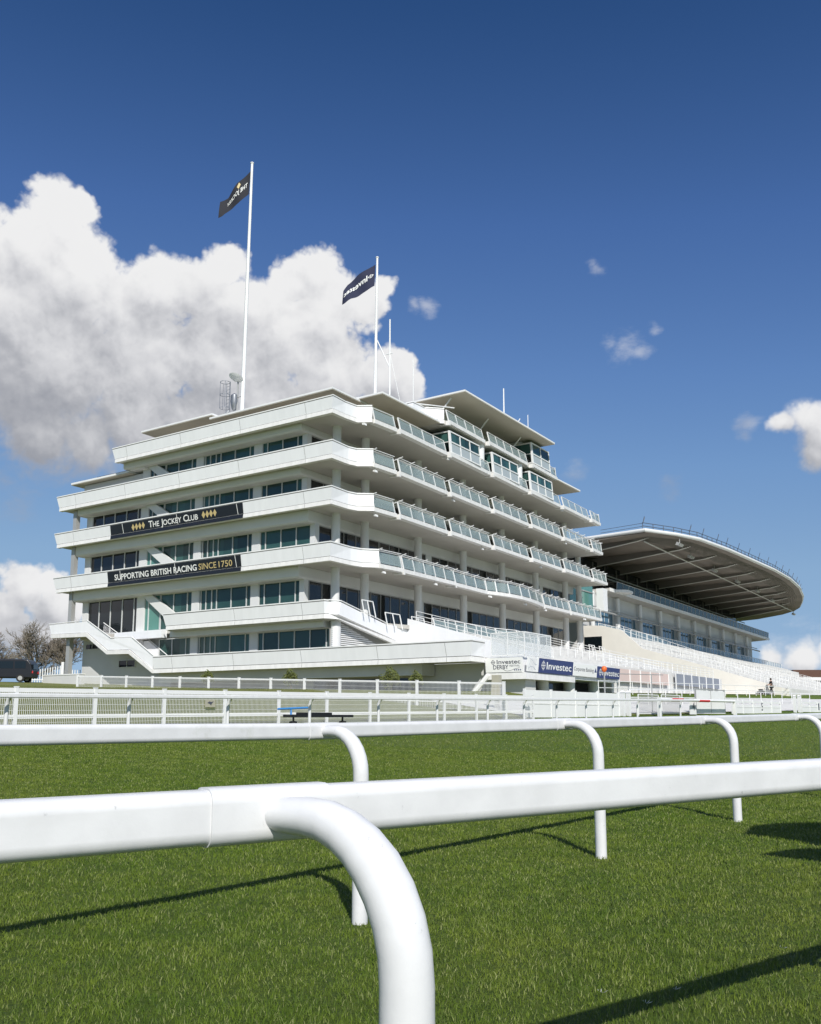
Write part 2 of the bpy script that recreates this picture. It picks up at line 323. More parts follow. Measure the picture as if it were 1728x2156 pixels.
def blades(name, n_per, y0, y1, power, w0, h0, m):
    """blades of grass standing on the ground between two distances"""
    tot = 0; out = []
    N = int(n_per)
    u = RNG.random(N); e = 2 - power
    Y = (y0 ** e + u * (y1 ** e - y0 ** e)) ** (1 / e)
    Xx = (RNG.random(N) * 2 - 1) * (Y * .52 + (3.0 if y0 < 10 else 6.0))
    p = Xx * NN[0] + Y * NN[1]; t = Xx * DD[0] + Y * DD[1]; Zz = gz(p, t)
    sc = (np.maximum(Y, 3.0) / max(y0, 3.0)) ** .8
    clump = np.sin(Xx * 5.1 + 2 * np.sin(Y * 3.3)) * np.sin(Y * 4.7 + 1.5 * np.sin(Xx * 2.9))
    h = h0 * (.55 + .65 * RNG.random(N)) * (1 + .22 * clump); w = w0 * sc * (.7 + .6 * RNG.random(N))
    a = RNG.random(N) * 2 * pi; la = RNG.random(N) * 2 * pi; lean = h * (.15 + .85 * RNG.random(N))
    wx, wy = np.cos(a) * w / 2, np.sin(a) * w / 2; lx, ly = np.cos(la) * lean, np.sin(la) * lean
    V_ = np.empty((N, 5, 3)); b = np.stack([Xx, Y, Zz - .006], 1); side = np.stack([wx, wy, 0 * wx], 1)
    mid = b + np.stack([lx * .35, ly * .35, h * .6], 1); tip = b + np.stack([lx, ly, h * (1 - .25 * (lean / h) ** 2 * .6)], 1)
    V_[:, 0] = b - side; V_[:, 1] = b + side; V_[:, 2] = mid - side * .75; V_[:, 3] = mid + side * .75; V_[:, 4] = tip
    base = np.arange(N) * 5
    quads = np.stack([base, base + 1, base + 3, base + 2], 1); tris = np.stack([base + 2, base + 3, base + 4], 1)
    me = bpy.data.meshes.new(name); me.vertices.add(N * 5); me.vertices.foreach_set('co', V_.ravel())
    me.loops.add(N * 7); li = np.concatenate([quads, tris], 1).ravel(); me.loops.foreach_set('vertex_index', li)
    me.polygons.add(N * 2); st = (np.arange(N) * 7)[:, None] + np.array([0, 4]); me.polygons.foreach_set('loop_start', st.ravel())
    me.update(calc_edges=True); me.validate()
    at = me.attributes.new('tone', 'FLOAT', 'POINT'); at.data.foreach_set('value', np.repeat(RNG.random(N), 5))
    me.materials.append(m); o = bpy.data.objects.new(name, me); COL.objects.link(o)
    return tag(o, 'short green blades of grass on the track', 'grass', kind='stuff')
GM = grass_mat('grass_blades', GA, GB, GC, True)
blades('grass', 980000, 1.6, 22, 1.3, .0027, .034, GM)
blades('grass', 270000, 21, 62, 1.5, .0100, .045, GM)

# ------------------------------------------------------------------ running rails
def rrect(w, h, r, n=4):
    o = []
    for cx, cy, a0 in ((w / 2 - r, h / 2 - r, 0), (-w / 2 + r, h / 2 - r, 90), (-w / 2 + r, -h / 2 + r, 180), (w / 2 - r, -h / 2 + r, 270)):
        o += [(cx + r * cos(rad(a0 + 90 * k / n)), cy + r * sin(rad(a0 + 90 * k / n))) for k in range(n + 1)]
    k = n + 1; out = []                                   # an extra point beside each corner keeps the faces flat
    for c in range(4):
        arc = o[c * k:(c + 1) * k]; nx = o[((c + 1) * k) % (4 * k)]; pv = o[c * k - 1]
        f = lambda a, b, d=.003: (a[0] + (b[0] - a[0]) / math.dist(a, b) * d, a[1] + (b[1] - a[1]) / math.dist(a, b) * d)
        out += [f(arc[0], pv)] + arc + [f(arc[-1], nx)]
    return out
RAILSEC = rrect(.075, .102, .024); SLEEVE = rrect(.083, .110, .027)
def swan_post(root, att, foot, r, zend, bend=.235, gz_=0.0):
    a = Vector(att); f = Vector((foot[0], foot[1], 0)); d = Vector((f.x - a.x, f.y - a.y, 0)); L = d.length; d.normalize()
    pts = [a + d * -.02, a + d * max(.04, (L - bend) * .5)]
    for k in range(0, 9):
        t = k / 8 * pi / 2
        pts.append(a + d * (L - bend + bend * sin(t)) + Vector((0, 0, -bend * (1 - cos(t)) * 1.12)))
    pts.append(Vector((f.x, f.y, a.z - bend * 1.12 - .15))); pts.append(Vector((f.x, f.y, zend - .15)))
    rl = [r * .56, r * .72] + [r * min(1, .78 + .05 * k) for k in range(9)] + [r, r]
    b = MB(); b.tube([p - root.location for p in pts], r, 24, rl=rl); return b.build('post', M['rail'], root, smooth=True)
def running_rail(label, ends, stations, arms, r, rough_z, joint_every=2):
    """ends: axis points; stations: (attachment point, foot) pairs"""
    root = thing('running_rail', label, 'rail', (arms[0][1][0], arms[0][1][1], gxy(*arms[0][1][:2])), group='white running rails beside the track')
    b = MB(); b.tube([Vector(e) - root.location for e in ends], 1, len(RAILSEC), sec=RAILSEC); b.build('rail', M['rail'], root, smooth=True)
    for (att, foot) in arms:
        ax = (Vector(ends[-1]) - Vector(ends[0])).normalized(); c = Vector(att) - root.location
        s_ = MB(); s_.tube([c - ax * .13, c - ax * .125, c + ax * .125, c + ax * .13], 1, len(SLEEVE), sec=SLEEVE); s_.build('sleeve', M['rail'], root, smooth=True)
        swan_post(root, att, foot, r, gxy(*foot[:2]))
    return root
nd = Vector((2.10, 1.55, 0)).normalized(); nA = Vector((-.29, 1.852, 1.060))
armsN = []
for k in range(-1, 4):
    a = nA + nd * 3.07 * k
    armsN.append(((a.x, a.y, a.z), (a.x + .284, a.y - .222)))
armsN = [armsN[1], armsN[0]] + armsN[2:]
running_rail('thick white running rail nearest the camera, its bent post in front', [tuple(nA - nd * 5.2), tuple(nA + nd * 11)], None, armsN, .048, 0)
rd = Vector((sin(BE), cos(BE), .0113)); ra = Vector((-.309, 5.772, 0)); rn = Vector((-cos(BE), sin(BE), 0))
zr2 = lambda t: float(np.interp(t, [-9, -3, 0, 3.1, 6.3, 9.8, 40], [1.175, 1.162, 1.155, 1.180, 1.205, 1.237, 1.58]))
arms2 = []
for k in range(-2, 12):
    tk = 3.1 * k if k < 1 else (3.075, 6.33, 9.85)[k - 1] if k < 4 else 9.85 + 3.4 * (k - 3)
    f = ra + Vector((sin(BE), cos(BE), 0)) * tk; a = f + rn * .36; z = zr2(tk)
    arms2.append(((a.x, a.y, z), (f.x, f.y)))
arms2 = [arms2[2]] + arms2[:2] + arms2[3:]
a0 = Vector(arms2[0][0])
running_rail('white running rail on four bent posts just behind the nearest rail', [(a0.x + sin(BE) * t, a0.y + cos(BE) * t, zr2(t)) for t in (-9, -3, 0, 3.1, 6.3, 9.8, 16, 24, 34)], None, arms2, .049, 0)
a3 = pt(19.4, 9.8); arms3 = []
for k in range(-3, 14):
    t = 9.83 + 3.07 * k if k < 6 else 9.83 + 3.07 * 6 + 2.5 * (k - 6)
    q = pt(19.4, t); z = 1.70 + .0105 * (t - 9.8); arms3.append(((q[0], q[1], z), (q[0] + NN[0] * .3, q[1] + NN[1] * .3)))
e0, e1 = pt(19.4, 0), pt(19.4, 46.8)
running_rail('long thin white running rail on the far side of the track', [(e0[0], e0[1], 1.70 + .0105 * -9.8), (e1[0], e1[1], 1.70 + .0105 * 37)], None, arms3, .045, 0)

# ------------------------------------------------------------------ mesh fences
def mesh_fence(label, A, Bp, n, h, dense, rails, post_w, group='white mesh fences along the track'):
    """A, Bp: ground points of the ends"""
    A, Bp = Vector(A), Vector(Bp); root = thing('mesh_fence', label, 'fence', A, group=group)
    d = (Bp - A) / n; ax = Vector((d.x, d.y, 0)).normalized(); sl = Vector((0, 0, d.z)); nr = Vector((-ax.y, ax.x, 0))
    def f(a, b, c):  # a along in metres, b across, c up
        return tuple(ax * a + nr * b + Vector((0, 0, c + d.z * a / Vector((d.x, d.y, 0)).length)))
    L = Vector((d.x, d.y, 0)).length
    for i in range(n + 1):
        b = MB(f); b.box(i * L - post_w / 2, i * L + post_w / 2, -post_w / 2, post_w / 2, -.3, h + .03)
        b.plan([(i * L - post_w / 2 - .008, -post_w / 2 - .008), (i * L + post_w / 2 + .008, -post_w / 2 - .008), (i * L + post_w / 2 + .008, post_w / 2 + .008), (i * L - post_w / 2 - .008, post_w / 2 + .008)], h + .03, h + .05)
        b.build('post', M['white'], root)
        if i == n: break
        for zc, th in rails:
            b = MB(f); b.box(i * L + post_w / 2, (i + 1) * L - post_w / 2, -.03, .03, zc - th / 2, zc + th / 2); b.build('rail', M['white'], root)
        b = MB(f); m = int(L / dense)
        for j in range(1, m):
            a = i * L + j * L / m; b.box(a - .0045, a + .0045, -.036, -.030, .04, h - .08)
        for j in range(7):
            z = .06 + j * (h - .16) / 6; b.box(i * L + .05, (i + 1) * L - .05, -.040, -.0365, z - .004, z + .004)
        b.build('mesh_panel', M['white'], root)
    return root
mesh_fence('long white mesh fence right behind the far running rail', pt(22, 2.5), pt(22, 35.1), 15, 1.06, .05, [(1.02, .10), (.36, .10)], .085)
def bw(u, v, z=0):  # stand frame -> world
    return (-5.61 - .8349 * u + .5516 * v, 63.75 + .5505 * u + .8341 * v, z)
fa, fb = bw(8, -14.7), bw(-21.3, -14.7)
mesh_fence('white mesh fence between the lawn and the kiosk, stepping down to the track', (fa[0], fa[1], 2.46), (fb[0], fb[1], 1.45), 13, 1.26, .065, [(1.22, .07), (.35, .06)], .11)

# ------------------------------------------------------------------ main stand
ZB = 2.4; RZ = math.atan2(-.5505, .8349)
Bf = lambda u, v, z: (-u, v, z - ZB)
ST = thing('grandstand', 'tall white tiered stand with stacked balconies and glass balustrades', 'building', (-5.61, 63.75, ZB), RZ)
def B(): return MB(Bf)
HEAD = {7: 22.70, 6: 19.26, 5: 15.53, 4: 11.40, 3: 7.62}
LV = {7: (23.2, 24.52, 24.25, 48.6), 6: (19.78, 21.14, 31.75, 49.0), 5: (16.38, 17.70, 31.8, 50.2), 4: (12.24, 13.62, 31.6, 50.4)}
PATH = {7: [(.1, 0), (.1, 1.5), (-.05, 2.75), (-1.05, 3.35)], 6: [(.12, 0), (.12, 1.95), (-.1, 2.75), (-1.1, 3.45)], 5: [(.12, 0), (.12, 1.95), (-.1, 2.75), (-1.1, 3.55)], 4: [(.15, 0), (.15, 2.4), (-.05, 3.5), (-.95, 4.45)]}
TF = (1, 1, .25)
def parapet_band(path, zb, zt, ext=.35, joints=()):
    zr = (zb, zt)
    b = B(); b.sweep(path, [(-.09, zb + .36), (.0, zb + .36), (.14, zt - .12), (.01, zt - .12)], ext, zr, TF)
    b.k = 1
    d0 = Vector(path[1]) - Vector(path[0])
    for u in joints:
        b.prism([(u - .01, -.004, zb + .37), (u + .014, -.004, zb + .37), (u + .074, -.144, zt - .13), (u + .05, -.144, zt - .13)], (0, .05, 0))
        b.prism([(u - .035, -.065, zb + .01), (u - .01, -.065, zb + .01), (u - .01, -.034, zb + .30), (u - .035, -.034, zb + .30)], (0, .05, 0))
    p = b.build('parapet', [M['panel'], M['joint']], ST)
    b = B(); b.sweep(path, [(-.3, zb), (.06, zb), (.03, zb + .315), (-.3, zb + .315)], ext * .3, zr); b.build('edge_beam', M['kerb'], ST)
    b = B(); b.sweep(path, [(-.12, zb + .30), (-.075, zb + .30), (-.06, zb + .37), (-.12, zb + .37)]); b.build('shadow_gap', M['joint'], ST)
    b = B(); b.sweep(path, [(.08, zt - .05), (.155, zt - .05), (.155, zt + .03), (.08, zt + .03)], ext, zr, TF); b.build('handrail', M['white'], ST)
    b = B(); b.sweep(path, [(.085, zt - .125), (.115, zt - .125), (.115, zt - .045), (.085, zt - .045)], ext, zr, TF); b.build('rail_gap', M['joint'], ST)
for k, (zb, zt, uL, vE) in LV.items():
    parapet_band([(uL, 0)] + PATH[k], zb, zt, joints=[u for u in (2.6, 9.3, 16.0, 22.7, 29.4) if u < uL - 1])
    q = PATH[k]; poly = [(uL - .1, .12), (q[0][0] + .1, .12), (q[1][0] + .1, q[1][1]), (q[2][0] + .12, q[2][1]), (q[3][0] + .1, q[3][1] + .1), (-1.08 if k > 4 else -.25, q[3][1] + .6), (-1.08 if k > 4 else -.25, vE), (uL - .1, vE)]
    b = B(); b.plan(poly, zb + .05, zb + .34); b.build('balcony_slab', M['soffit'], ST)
    ul = min(uL - .3, 30.1)
    b = B(); b.sweep([(ul, .65), (3.62 if k != 5 else 2.8, .65), (3.62 if k != 5 else 2.8, 49.5)], [(0, HEAD[k] + .12), (-.10, HEAD[k]), (-1.9, HEAD[k]), (-1.9, zb + .04), (-.02, zb + .04), (-.02, zb - .02), (0, zb - .03)]); b.build('bulkhead', M['pillar'], ST)
# lower band with the stair, and the short band above it
zb, zt = 8.13, 9.45
parapet_band([(16.9, 0), (.62, 0), (.40, .35)], zb, zt, joints=(2.6, 9.3))
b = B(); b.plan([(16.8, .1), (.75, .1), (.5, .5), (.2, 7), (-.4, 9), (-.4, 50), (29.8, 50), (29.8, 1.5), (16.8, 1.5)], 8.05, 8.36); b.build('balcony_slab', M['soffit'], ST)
b = B(); b.sweep([(17.2, .65), (1.2, .65)], [(0, 7.62), (-1.2, 7.62), (-1.2, 8.1), (0, 8.1)]); b.build('bulkhead', M['pillar'], ST)
b = B(); b.box(18.5, 24.4, .9, 1.5, 7.68, 8.33); b.build('landing', M['panel'], ST)
# descending end of that band, on the track side
b = B(); b.prism([(.40, .35, 9.33), (.02, 1.13, 9.36), (-.05, 6.75, 8.20), (-.35, 12.2, 8.26), (-.35, 12.2, 6.2), (-.08, 8.6, 6.62), (-.06, 7.9, 7.10), (.02, .89, 8.46), (.40, .35, 8.46)], (.12, 0, 0)); b.build('parapet', M['panel'], ST)
b = B(); b.prism([(.36, .35, 8.13), (-.04, .89, 8.10), (-.10, 7.87, 6.75), (-.10, 8.25, 7.0), (-.04, .89, 8.42), (.36, .35, 8.44)], (.3, 0, 0)); b.build('edge_beam', M['kerb'], ST)
b = B(); b.tube([(.40, .2, 9.46), (.0, 1.13, 9.46), (-.08, 6.75, 8.32)], .045); b.build('handrail', M['white'], ST)
b = B()
for i in range(13):
    z = 6.08 + i * .145; b.prism([(.60, .9, z), (.60, .9, z + .085), (.60, 8.25 - i * .50, z + .085), (.60, 8.4 - i * .50, z)], (.07, 0, 0))
b.k = 1; b.prism([(.82, .9, 6.0), (.82, 8.3, 6.0), (.82, .9, 8.1)], (.05, 0, 0)); b.build('louvre', [M['white'], M['joint']], ST)
# lowest band and stair flights
top = [(32.25, 9.36), (26.9, 9.40), (23.62, 7.72), (20.98, 7.68), (18.15, 5.98)]; bot = [(31.95, 8.55), (26.9, 8.46), (24.02, 6.82), (21.2, 6.76), (18.35, 5.08)]
parapet_band([(18.22, 0), (-11.3, 0), (-11.32, 1.76)], 4.70, 6.05, 0, joints=(2.6, 9.3, 16.0, -4.1, -9.5))
b = B(); b.prism([(u, -.02, z) for u, z in top] + [(u, .0, z) for u, z in reversed(bot)], (0, .09, 0)); b.build('stair_parapet', M['panel'], ST)
low = [(31.85, 8.18), (26.95, 8.08), (24.1, 6.44), (21.3, 6.38), (18.3, 4.70)]
b = B(); b.prism([(u, -.06, z + .34) for u, z in low] + [(u, -.06, z) for u, z in reversed(low)], (0, .3, 0)); b.build('edge_beam', M['kerb'], ST)
b = B(); b.prism([(u, .3, z + .30) for u, z in low] + [(u, .3, z + .06) for u, z in reversed(low)], (0, 1.4, 0)); b.build('stair_flight', M['soffit'], ST)
b = B(); b.tube([(u, -.05, z + .1) for u, z in top], .045); b.build('handrail', M['white'], ST)
b = B(); b.prism([(u - .1, 1.62, z - .12) for u, z in top[1:]] + [(u, 1.62, z) for u, z in reversed(bot[1:])], (0, .07, 0)); b.build('stair_parapet', M['panel'], ST)
b = B(); b.tube([(u - .1, 1.6, z + .02) for u, z in top[1:]], .04); b.build('handrail', M['white'], ST)
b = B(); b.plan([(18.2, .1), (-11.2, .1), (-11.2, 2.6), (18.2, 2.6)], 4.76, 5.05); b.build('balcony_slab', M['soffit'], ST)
b = B(); b.sweep([(18.3, .65), (-6.2, .65), (-6.9, 1.1), (-7.1, 2.4)], [(0, 3.95), (-.4, 3.95), (-.4, 4.74), (0, 4.74)]); b.build('bulkhead', M['wall'], ST)
# walls behind
b = B(); b.box(-10.9, 18.4, 2.5, 6, ZB - 1, 4.74); b.build('wall', M['wall'], ST)
b = B(); b.box(-6.0, 3.5, 2.45, 2.5, 3.0, 3.85); b.build('window', M['gdark'], ST)
b = B(); b.box(18.4, 30.1, 2.05, 6, ZB - 1, 8.06); b.build('wall', M['wall'], ST)
b = B(); b.box(1.3, 29.6, 2.3, 49.4, 4.0, 8.04); b.build('wall', M['wall'], ST)
b = B(); b.box(4.4, 29.6, 2.2, 49.3, 8.2, 23.2); b.build('core_wall', M['gshade'], ST)
b = B(); b.box(29.0, 29.7, 1.62, 49.3, 8.2, 19.6); b.build('wall', M['wall'], ST)
b = B(); b.box(22.4, 30.5, 1.6, 30, 19.9, 22.35); b.build('wall', M['wall'], ST)
for (u0, u1, z0, z1) in ((27.85, 29.65, 7.15, 7.68), (22.85, 25.05, 5.42, 6.08)):
    b = B(); b.box(u0, u1, 1.97, 2.05, z0, z0 + .05); b.box(u0, u1, 1.97, 2.05, z1 - .05, z1); b.box(u0, u0 + .06, 1.97, 2.05, z0, z1); b.box(u1 - .06, u1, 1.97, 2.05, z0, z1); b.box((u0 + u1) / 2 - .02, (u0 + u1) / 2 + .02, 1.98, 2.05, z0, z1)
    w = b.build('window', M['frame'], ST); b = B(); b.box(u0 + .05, u1 - .05, 2.01, 2.048, z0 + .04, z1 - .04); b.build('pane', M['gdark'], w)
# windows of the end front
def glazing(u0, u1, z0, z1, mull, glass, v=1.60):
    b = B(); b.box(u0, u1, v - .03, v + .08, z1 - .06, z1 + .0); b.box(u0, u1, v - .03, v + .08, z0, z0 + .08)
    for u in [u0 + .035, u1 - .035] + list(mull): b.box(u - .035, u + .035, v - .05, v + .06, z0 + .08, z1 - .06)
    w = b.build('window', M['frame'], ST)
    b = B(); b.box(u0 + .02, u1 - .02, v + .02, v + .05, z0 + .05, z1 - .03); b.build('pane', glass, w)
def brace(head, zf, v=1.25):
    up = lambda u: head - .60 * (20.3 - u); dn = lambda u: head - .70 * (21.5 - u)
    uu = max(14.0, 20.3 - (head - zf) / .60); ud = 21.5 - (head - zf) / .70
    b = B(); b.prism([(20.3, v, head), (21.5, v, head), (ud, v, zf), (uu, v, zf)], (0, .25, 0)); b.build('brace', M['pillar'], ST)
FL = {7: 20.1, 6: 16.7, 5: 12.58, 4: 8.36, 3: 5.05}
for k in (7, 6, 5, 4, 3):
    z0, z1 = FL[k], HEAD[k]
    if k in (6, 5, 4): glazing(22.4, 29.0, z0, z1, (27.47, 25.93, 24.37, 22.84), M['gdark'])
    if k > 3: glazing(19.5, 21.5, z0, z1, (20.98, 19.55), M['gteal'] if k < 6 else M['glass'])
    glazing(15.72, 19.5, z0, z1, (17.92, 16.29), M['glass'])
    glazing(9.2, 14.95, z0, z1, (14.72, 14.15, 13.5, 12.95, 11.35, 9.7), M['glass'])
    ue = {7: 4.18, 6: 4.18, 5: 3.28, 4: 4.24, 3: 1.0}[k]
    glazing(ue, 8.4, z0, z1, (7.83, 6.25, 4.71) + ((3.2, 1.66) if k == 3 else ()), M['glass'])
    if k > 3:
        b = B(); b.box(ue - .46, ue, 1.5, 2.0, z0 - .1, z1 + .05); b.build('corner_pier', M['pillar'], ST); brace(z1, z0 - .03)
for u0, u1, za, zt_ in ((29.0, 29.75, 8.0, 19.7), (21.5, 22.38, 6.0, 22.9), (14.95, 15.72, 4.9, 22.9), (8.4, 9.2, 4.9, 22.9)):
    b = B(); b.box(u0, u1, 1.52, 2.1, za, zt_); b.build('pillar', M['pillar'], ST)
b = B(); b.box(30.0, 30.46, .55, .95, ZB - .3, 19.7); b.build('end_post', M['steel'], ST)
# track-front windows
for k in (7, 6, 5, 4):
    z0, z1 = FL[k], HEAD[k]; uu = 3.85 if k != 5 else 3.0
    for v0, v1 in ((2.1, 9.95), (10.05, 17.2), (18.1, 25.4), (25.5, 32.9), (33.0, 40.6), (41.4, 48.8)):
        b = B(); b.box(uu - .03, uu + .08, v0, v1, z1 - .07, z1); b.box(uu - .03, uu + .08, v0, v1, z0, z0 + .1)
        n = 5; w_ = (v1 - v0) / n
        for i in range(n + 1):
            v = min(max(v0 + i * w_, v0 + .04), v1 - .04); b.box(uu - .03, uu + .05, v - .024, v + .024, z0 + .1, z1 - .07)
        if k == 5: b.box(uu - .02, uu + .04, v0, v1, 13.9, 13.96)
        w = b.build('window', M['steel'], ST); b = B(); b.box(uu + .02, uu + .05, v0 + .02, v1 - .02, z0 + .05, z1 - .03); b.build('pane', M['gshade'], w)
    for v0, v1 in ((17.2, 18.1), (40.6, 41.4)): b = B(); b.box(uu - .04, uu + .4, v0, v1, z0, z1); b.build('wall_pier', M['pillar'], ST)
for v in [2.9] + [6.6 + 7.72 * i for i in range(6)] + [49.1]:
    b = B(); b.cyl((1.95, v, ZB - .5 if v > 6.2 else 5.0), (1.95, v, 23.3 if v < 48 else 19.9), .335, 24); b.build('column', M['pillar'], ST, smooth=True)
b = B(); b.cyl((.72, 1.4, 5.0), (.72, 1.4, 8.1), .42, 24); b.build('column', M['pillar'], ST, smooth=True)

# balconies of the track front
def kerb_bay(p0, p1, zb, tail=True):
    (u0, v0), (u1, v1) = p0, p1; b = B()
    b.hexa([(u0, v0, zb), (u1, v1, zb), (u1 + .5, v1, zb), (u0 + .5, v0, zb), (u0 - .02, v0, zb + .30), (u1 - .02, v1, zb + .30), (u1 + .5, v1, zb + .30), (u0 + .5, v0, zb + .30)])
    if tail: b.hexa([(u0, v0 - .10, zb - .14), (u0, v0 + .12, zb - .14), (u0 + .95, v0 + .12, zb - .06), (u0 + .95, v0 - .10, zb - .06), (u0, v0 - .10, zb + .29), (u0, v0 + .12, zb + .001), (u0 + .95, v0 + .12, zb + .001), (u0 + .95, v0 - .10, zb + .15)])
    b.build('edge_beam', M['kerb'], ST)
def balustrade(path, z0, z1, arms=True, tilt=.26, step=1.75, glass='gbal', ends=True):
    b, g = B(), B(); first = True
    for (a, c) in zip(path[:-1], path[1:]):
        a, c = Vector(a), Vector(c); L = (c - a).length; d = (c - a) / L; n = Vector((d.y, -d.x))  # inwards
        m = max(1, round(L / step)); s_ = L / m
        q = lambda x, off, z: (a.x + d.x * x + n.x * off, a.y + d.y * x + n.y * off, z)
        H = z1 - z0
        for i in range(m + 1):
            x = min(max(i * s_, .04), L - .04)
            b.hexa([q(x - .03, -.03, z0 - .12), q(x + .03, -.03, z0 - .12), q(x + .03, .07, z0 - .12), q(x - .03, .07, z0 - .12), q(x - .03, tilt - .03, z1), q(x + .03, tilt - .03, z1), q(x + .03, tilt + .07, z1), q(x - .03, tilt + .07, z1)])
            if arms and i < m: b.tube([q(x + .0, tilt + .34, z1 - .03), q(x, tilt, z1 + .03), q(x, tilt - .46, z1 + .13)], .036, 6)
            if i < m:
                e, f_ = .06, .04
                g.hexa([q(x + e, .0, z0), q(x + s_ - e, .0, z0), q(x + s_ - e, .02, z0), q(x + e, .02, z0), q(x + e, tilt - f_, z1 - .12), q(x + s_ - e, tilt - f_, z1 - .12), q(x + s_ - e, tilt - f_ + .02, z1 - .12), q(x + e, tilt - f_ + .02, z1 - .12)])
        b.tube([q(0, tilt, z1), q(L, tilt, z1)], .038, 8)
        if arms: b.tube([q(0, tilt - .14, z1 + .09), q(L, tilt - .14, z1 + .09)], .03, 6); b.tube([q(0, tilt + .17, z1 + .03), q(L, tilt + .17, z1 + .03)], .03, 6)
    o = b.build('balustrade', M['white'], ST); g.build('glass_panel', M[glass], o)
BAYS = [(3.6, 6.32), (6.57, 14.05), (14.3, 21.75), (22.0, 29.6), (29.9, 37.4), (37.7, 45.3), (45.55, None)]
for k in (7, 6, 5):
    zb, zt, uL, vE = LV[k]
    for i, (v0, v1) in enumerate(BAYS):
        v1 = v1 or vE
        u0, u1 = (-1.12, -1.30) if i == 0 else (-1.43, -1.24)
        kerb_bay((u0, v0), (u1, v1), zb, i > 0)
        if k == 7 and 2 <= i <= 4: continue
        balustrade([(u0 + .07, v0 + (.12 if i else .05)), (u1 + .05, v1 - .12)] + ([(u1 + 2.2, vE - .06)] if i == 6 else []), zb + .38, zt - .03, k < 7)
zb, zt = LV[4][:2]
for i, seg in enumerate([[(-1.0, 4.6), (-1.25, 7.25)], [(-1.15, 7.6), (-1.02, 15.7)], [(-.85, 16.0), (-.6, 22.0), (-1.0, 23.2), (-1.4, 25.0), (-1.56, 27.2), (-1.42, 29.4), (-1.05, 31.8), (-.6, 34.0)], [(-.62, 34.2), (-.45, 41.0)], [(-.5, 41.2), (-.35, 50.4)]]):
    for a, c in zip(seg[:-1], seg[1:]): kerb_bay(a, c, zb, i > 0 and a is seg[0])
    balustrade([(u + .07, v) for u, v in seg] + ([(1.8, 50.3)] if i == 4 else []), zb + .38, zt - .02, True, step=1.8)
b = B(); b.plan([(.6, 4.6), (-.8, 4.6), (-.7, 16), (-.3, 22), (-1.2, 25.0), (-1.35, 27.2), (-1.2, 29.4), (-.4, 34.2), (.6, 34.2)], zb + .053, zb + .337); b.build('balcony_slab', M['soffit'], ST)
# glazed boxes of the two top tiers
def glazed_box(v0, v1, z0, z1, u=-1.36, cols=3, zm=None):
    zm = zm or z0 + 1.0; b = B(); n = cols; w_ = (v1 - v0) / n; tl = .16
    uz = lambda z: u + tl * (z - z0) / (z1 - z0)
    for i in range(n + 1):
        v = v0 + i * w_; r = .13 if i == 0 else .045
        b.hexa([(u - .04, v - r, z0), (u - .04, v + r, z0), (u + .1, v + r, z0), (u + .1, v - r, z0), (uz(z1) - .04, v - r, z1), (uz(z1) - .04, v + r, z1), (uz(z1) + .1, v + r, z1), (uz(z1) + .1, v - r, z1)])
    for z in (z0 + .05, zm, z1 - .05): b.box(uz(z) - .06, uz(z) + .05, v0, v1, z - .05, z + .05)
    b.box(u - .02, 2, v0 - .08, v0 + .02, z0, z0 + .1); b.box(u + .1, 2, v0 - .08, v0 + .02, z1 - .1, z1); b.box(u, 2, v0 - .08, v0, zm - .03, zm + .03)
    w = b.build('glazed_box', M['white'], ST)
    b = B(); b.hexa([(uz(zm) + .02, v0 + .02, zm), (uz(zm) + .02, v1, zm), (2, v1, zm), (2, v0 + .02, zm), (uz(z1) + .02, v0 + .02, z1), (uz(z1) + .02, v1, z1), (2, v1, z1), (2, v0 + .02, z1)]); b.build('pane', M['glass'], w)
    b = B(); b.hexa([(u + .01, v0 + .02, z0), (u + .01, v1, z0), (u + .03, v1, z0), (u + .03, v0 + .02, z0), (uz(zm) + .01, v0 + .02, zm), (uz(zm) + .01, v1, zm), (uz(zm) + .03, v1, zm), (uz(zm) + .03, v0 + .02, zm)]); b.build('frosted_pane', M['gfrost'], w)
for v0, v1 in ((14.45, 19.6), (22.1, 27.3), (29.95, 35.2)): glazed_box(v0, v1, 23.52, 25.5)
for v in (20.9, 28.7):
    b = B(); b.cyl((-.35, v, 23.4), (-.35, v, 26.1), .62, 24); b.build('column', M['white'], ST, smooth=True)
for v0, v1 in ((19.8, 21.75), (27.5, 29.6), (35.4, 37.4)): balustrade([(-1.25, v0), (-1.2, v1)], 23.58, 24.5, False)
glazed_box(30.5, 34.6, 26.42, 28.6, cols=2)
for (u0, v0), (u1, v1) in (((-1.45, 14.1), (-1.25, 20.75)), ((-1.45, 21.2), (-1.2, 29.6)), ((-1.5, 30.2), (-1.3, 36.5))): kerb_bay((u0, v0), (u1, v1), 26.0)
b = B(); b.plan([(2.5, 11), (.2, 11), (.1, 12.6), (-1.1, 13.9), (-1.1, 36.4), (12, 36.4), (12, 11)], 25.95, 26.3); b.build('balcony_slab', M['soffit'], ST)
parapet_band([(3.2, 10.9), (.25, 10.9), (.1, 12.5), (-1.12, 13.7)], 25.95, 27.28, 0)
for p0, p1 in (((-1.38, 14.0), (-1.2, 20.6)), ((-1.38, 21.35), (-1.2, 29.6)), ((-1.38, 34.7), (-1.25, 36.4))): balustrade([p0, p1] + ([(1.5, 36.4)] if p1[1] > 36 else []), 26.36, 27.25, False)
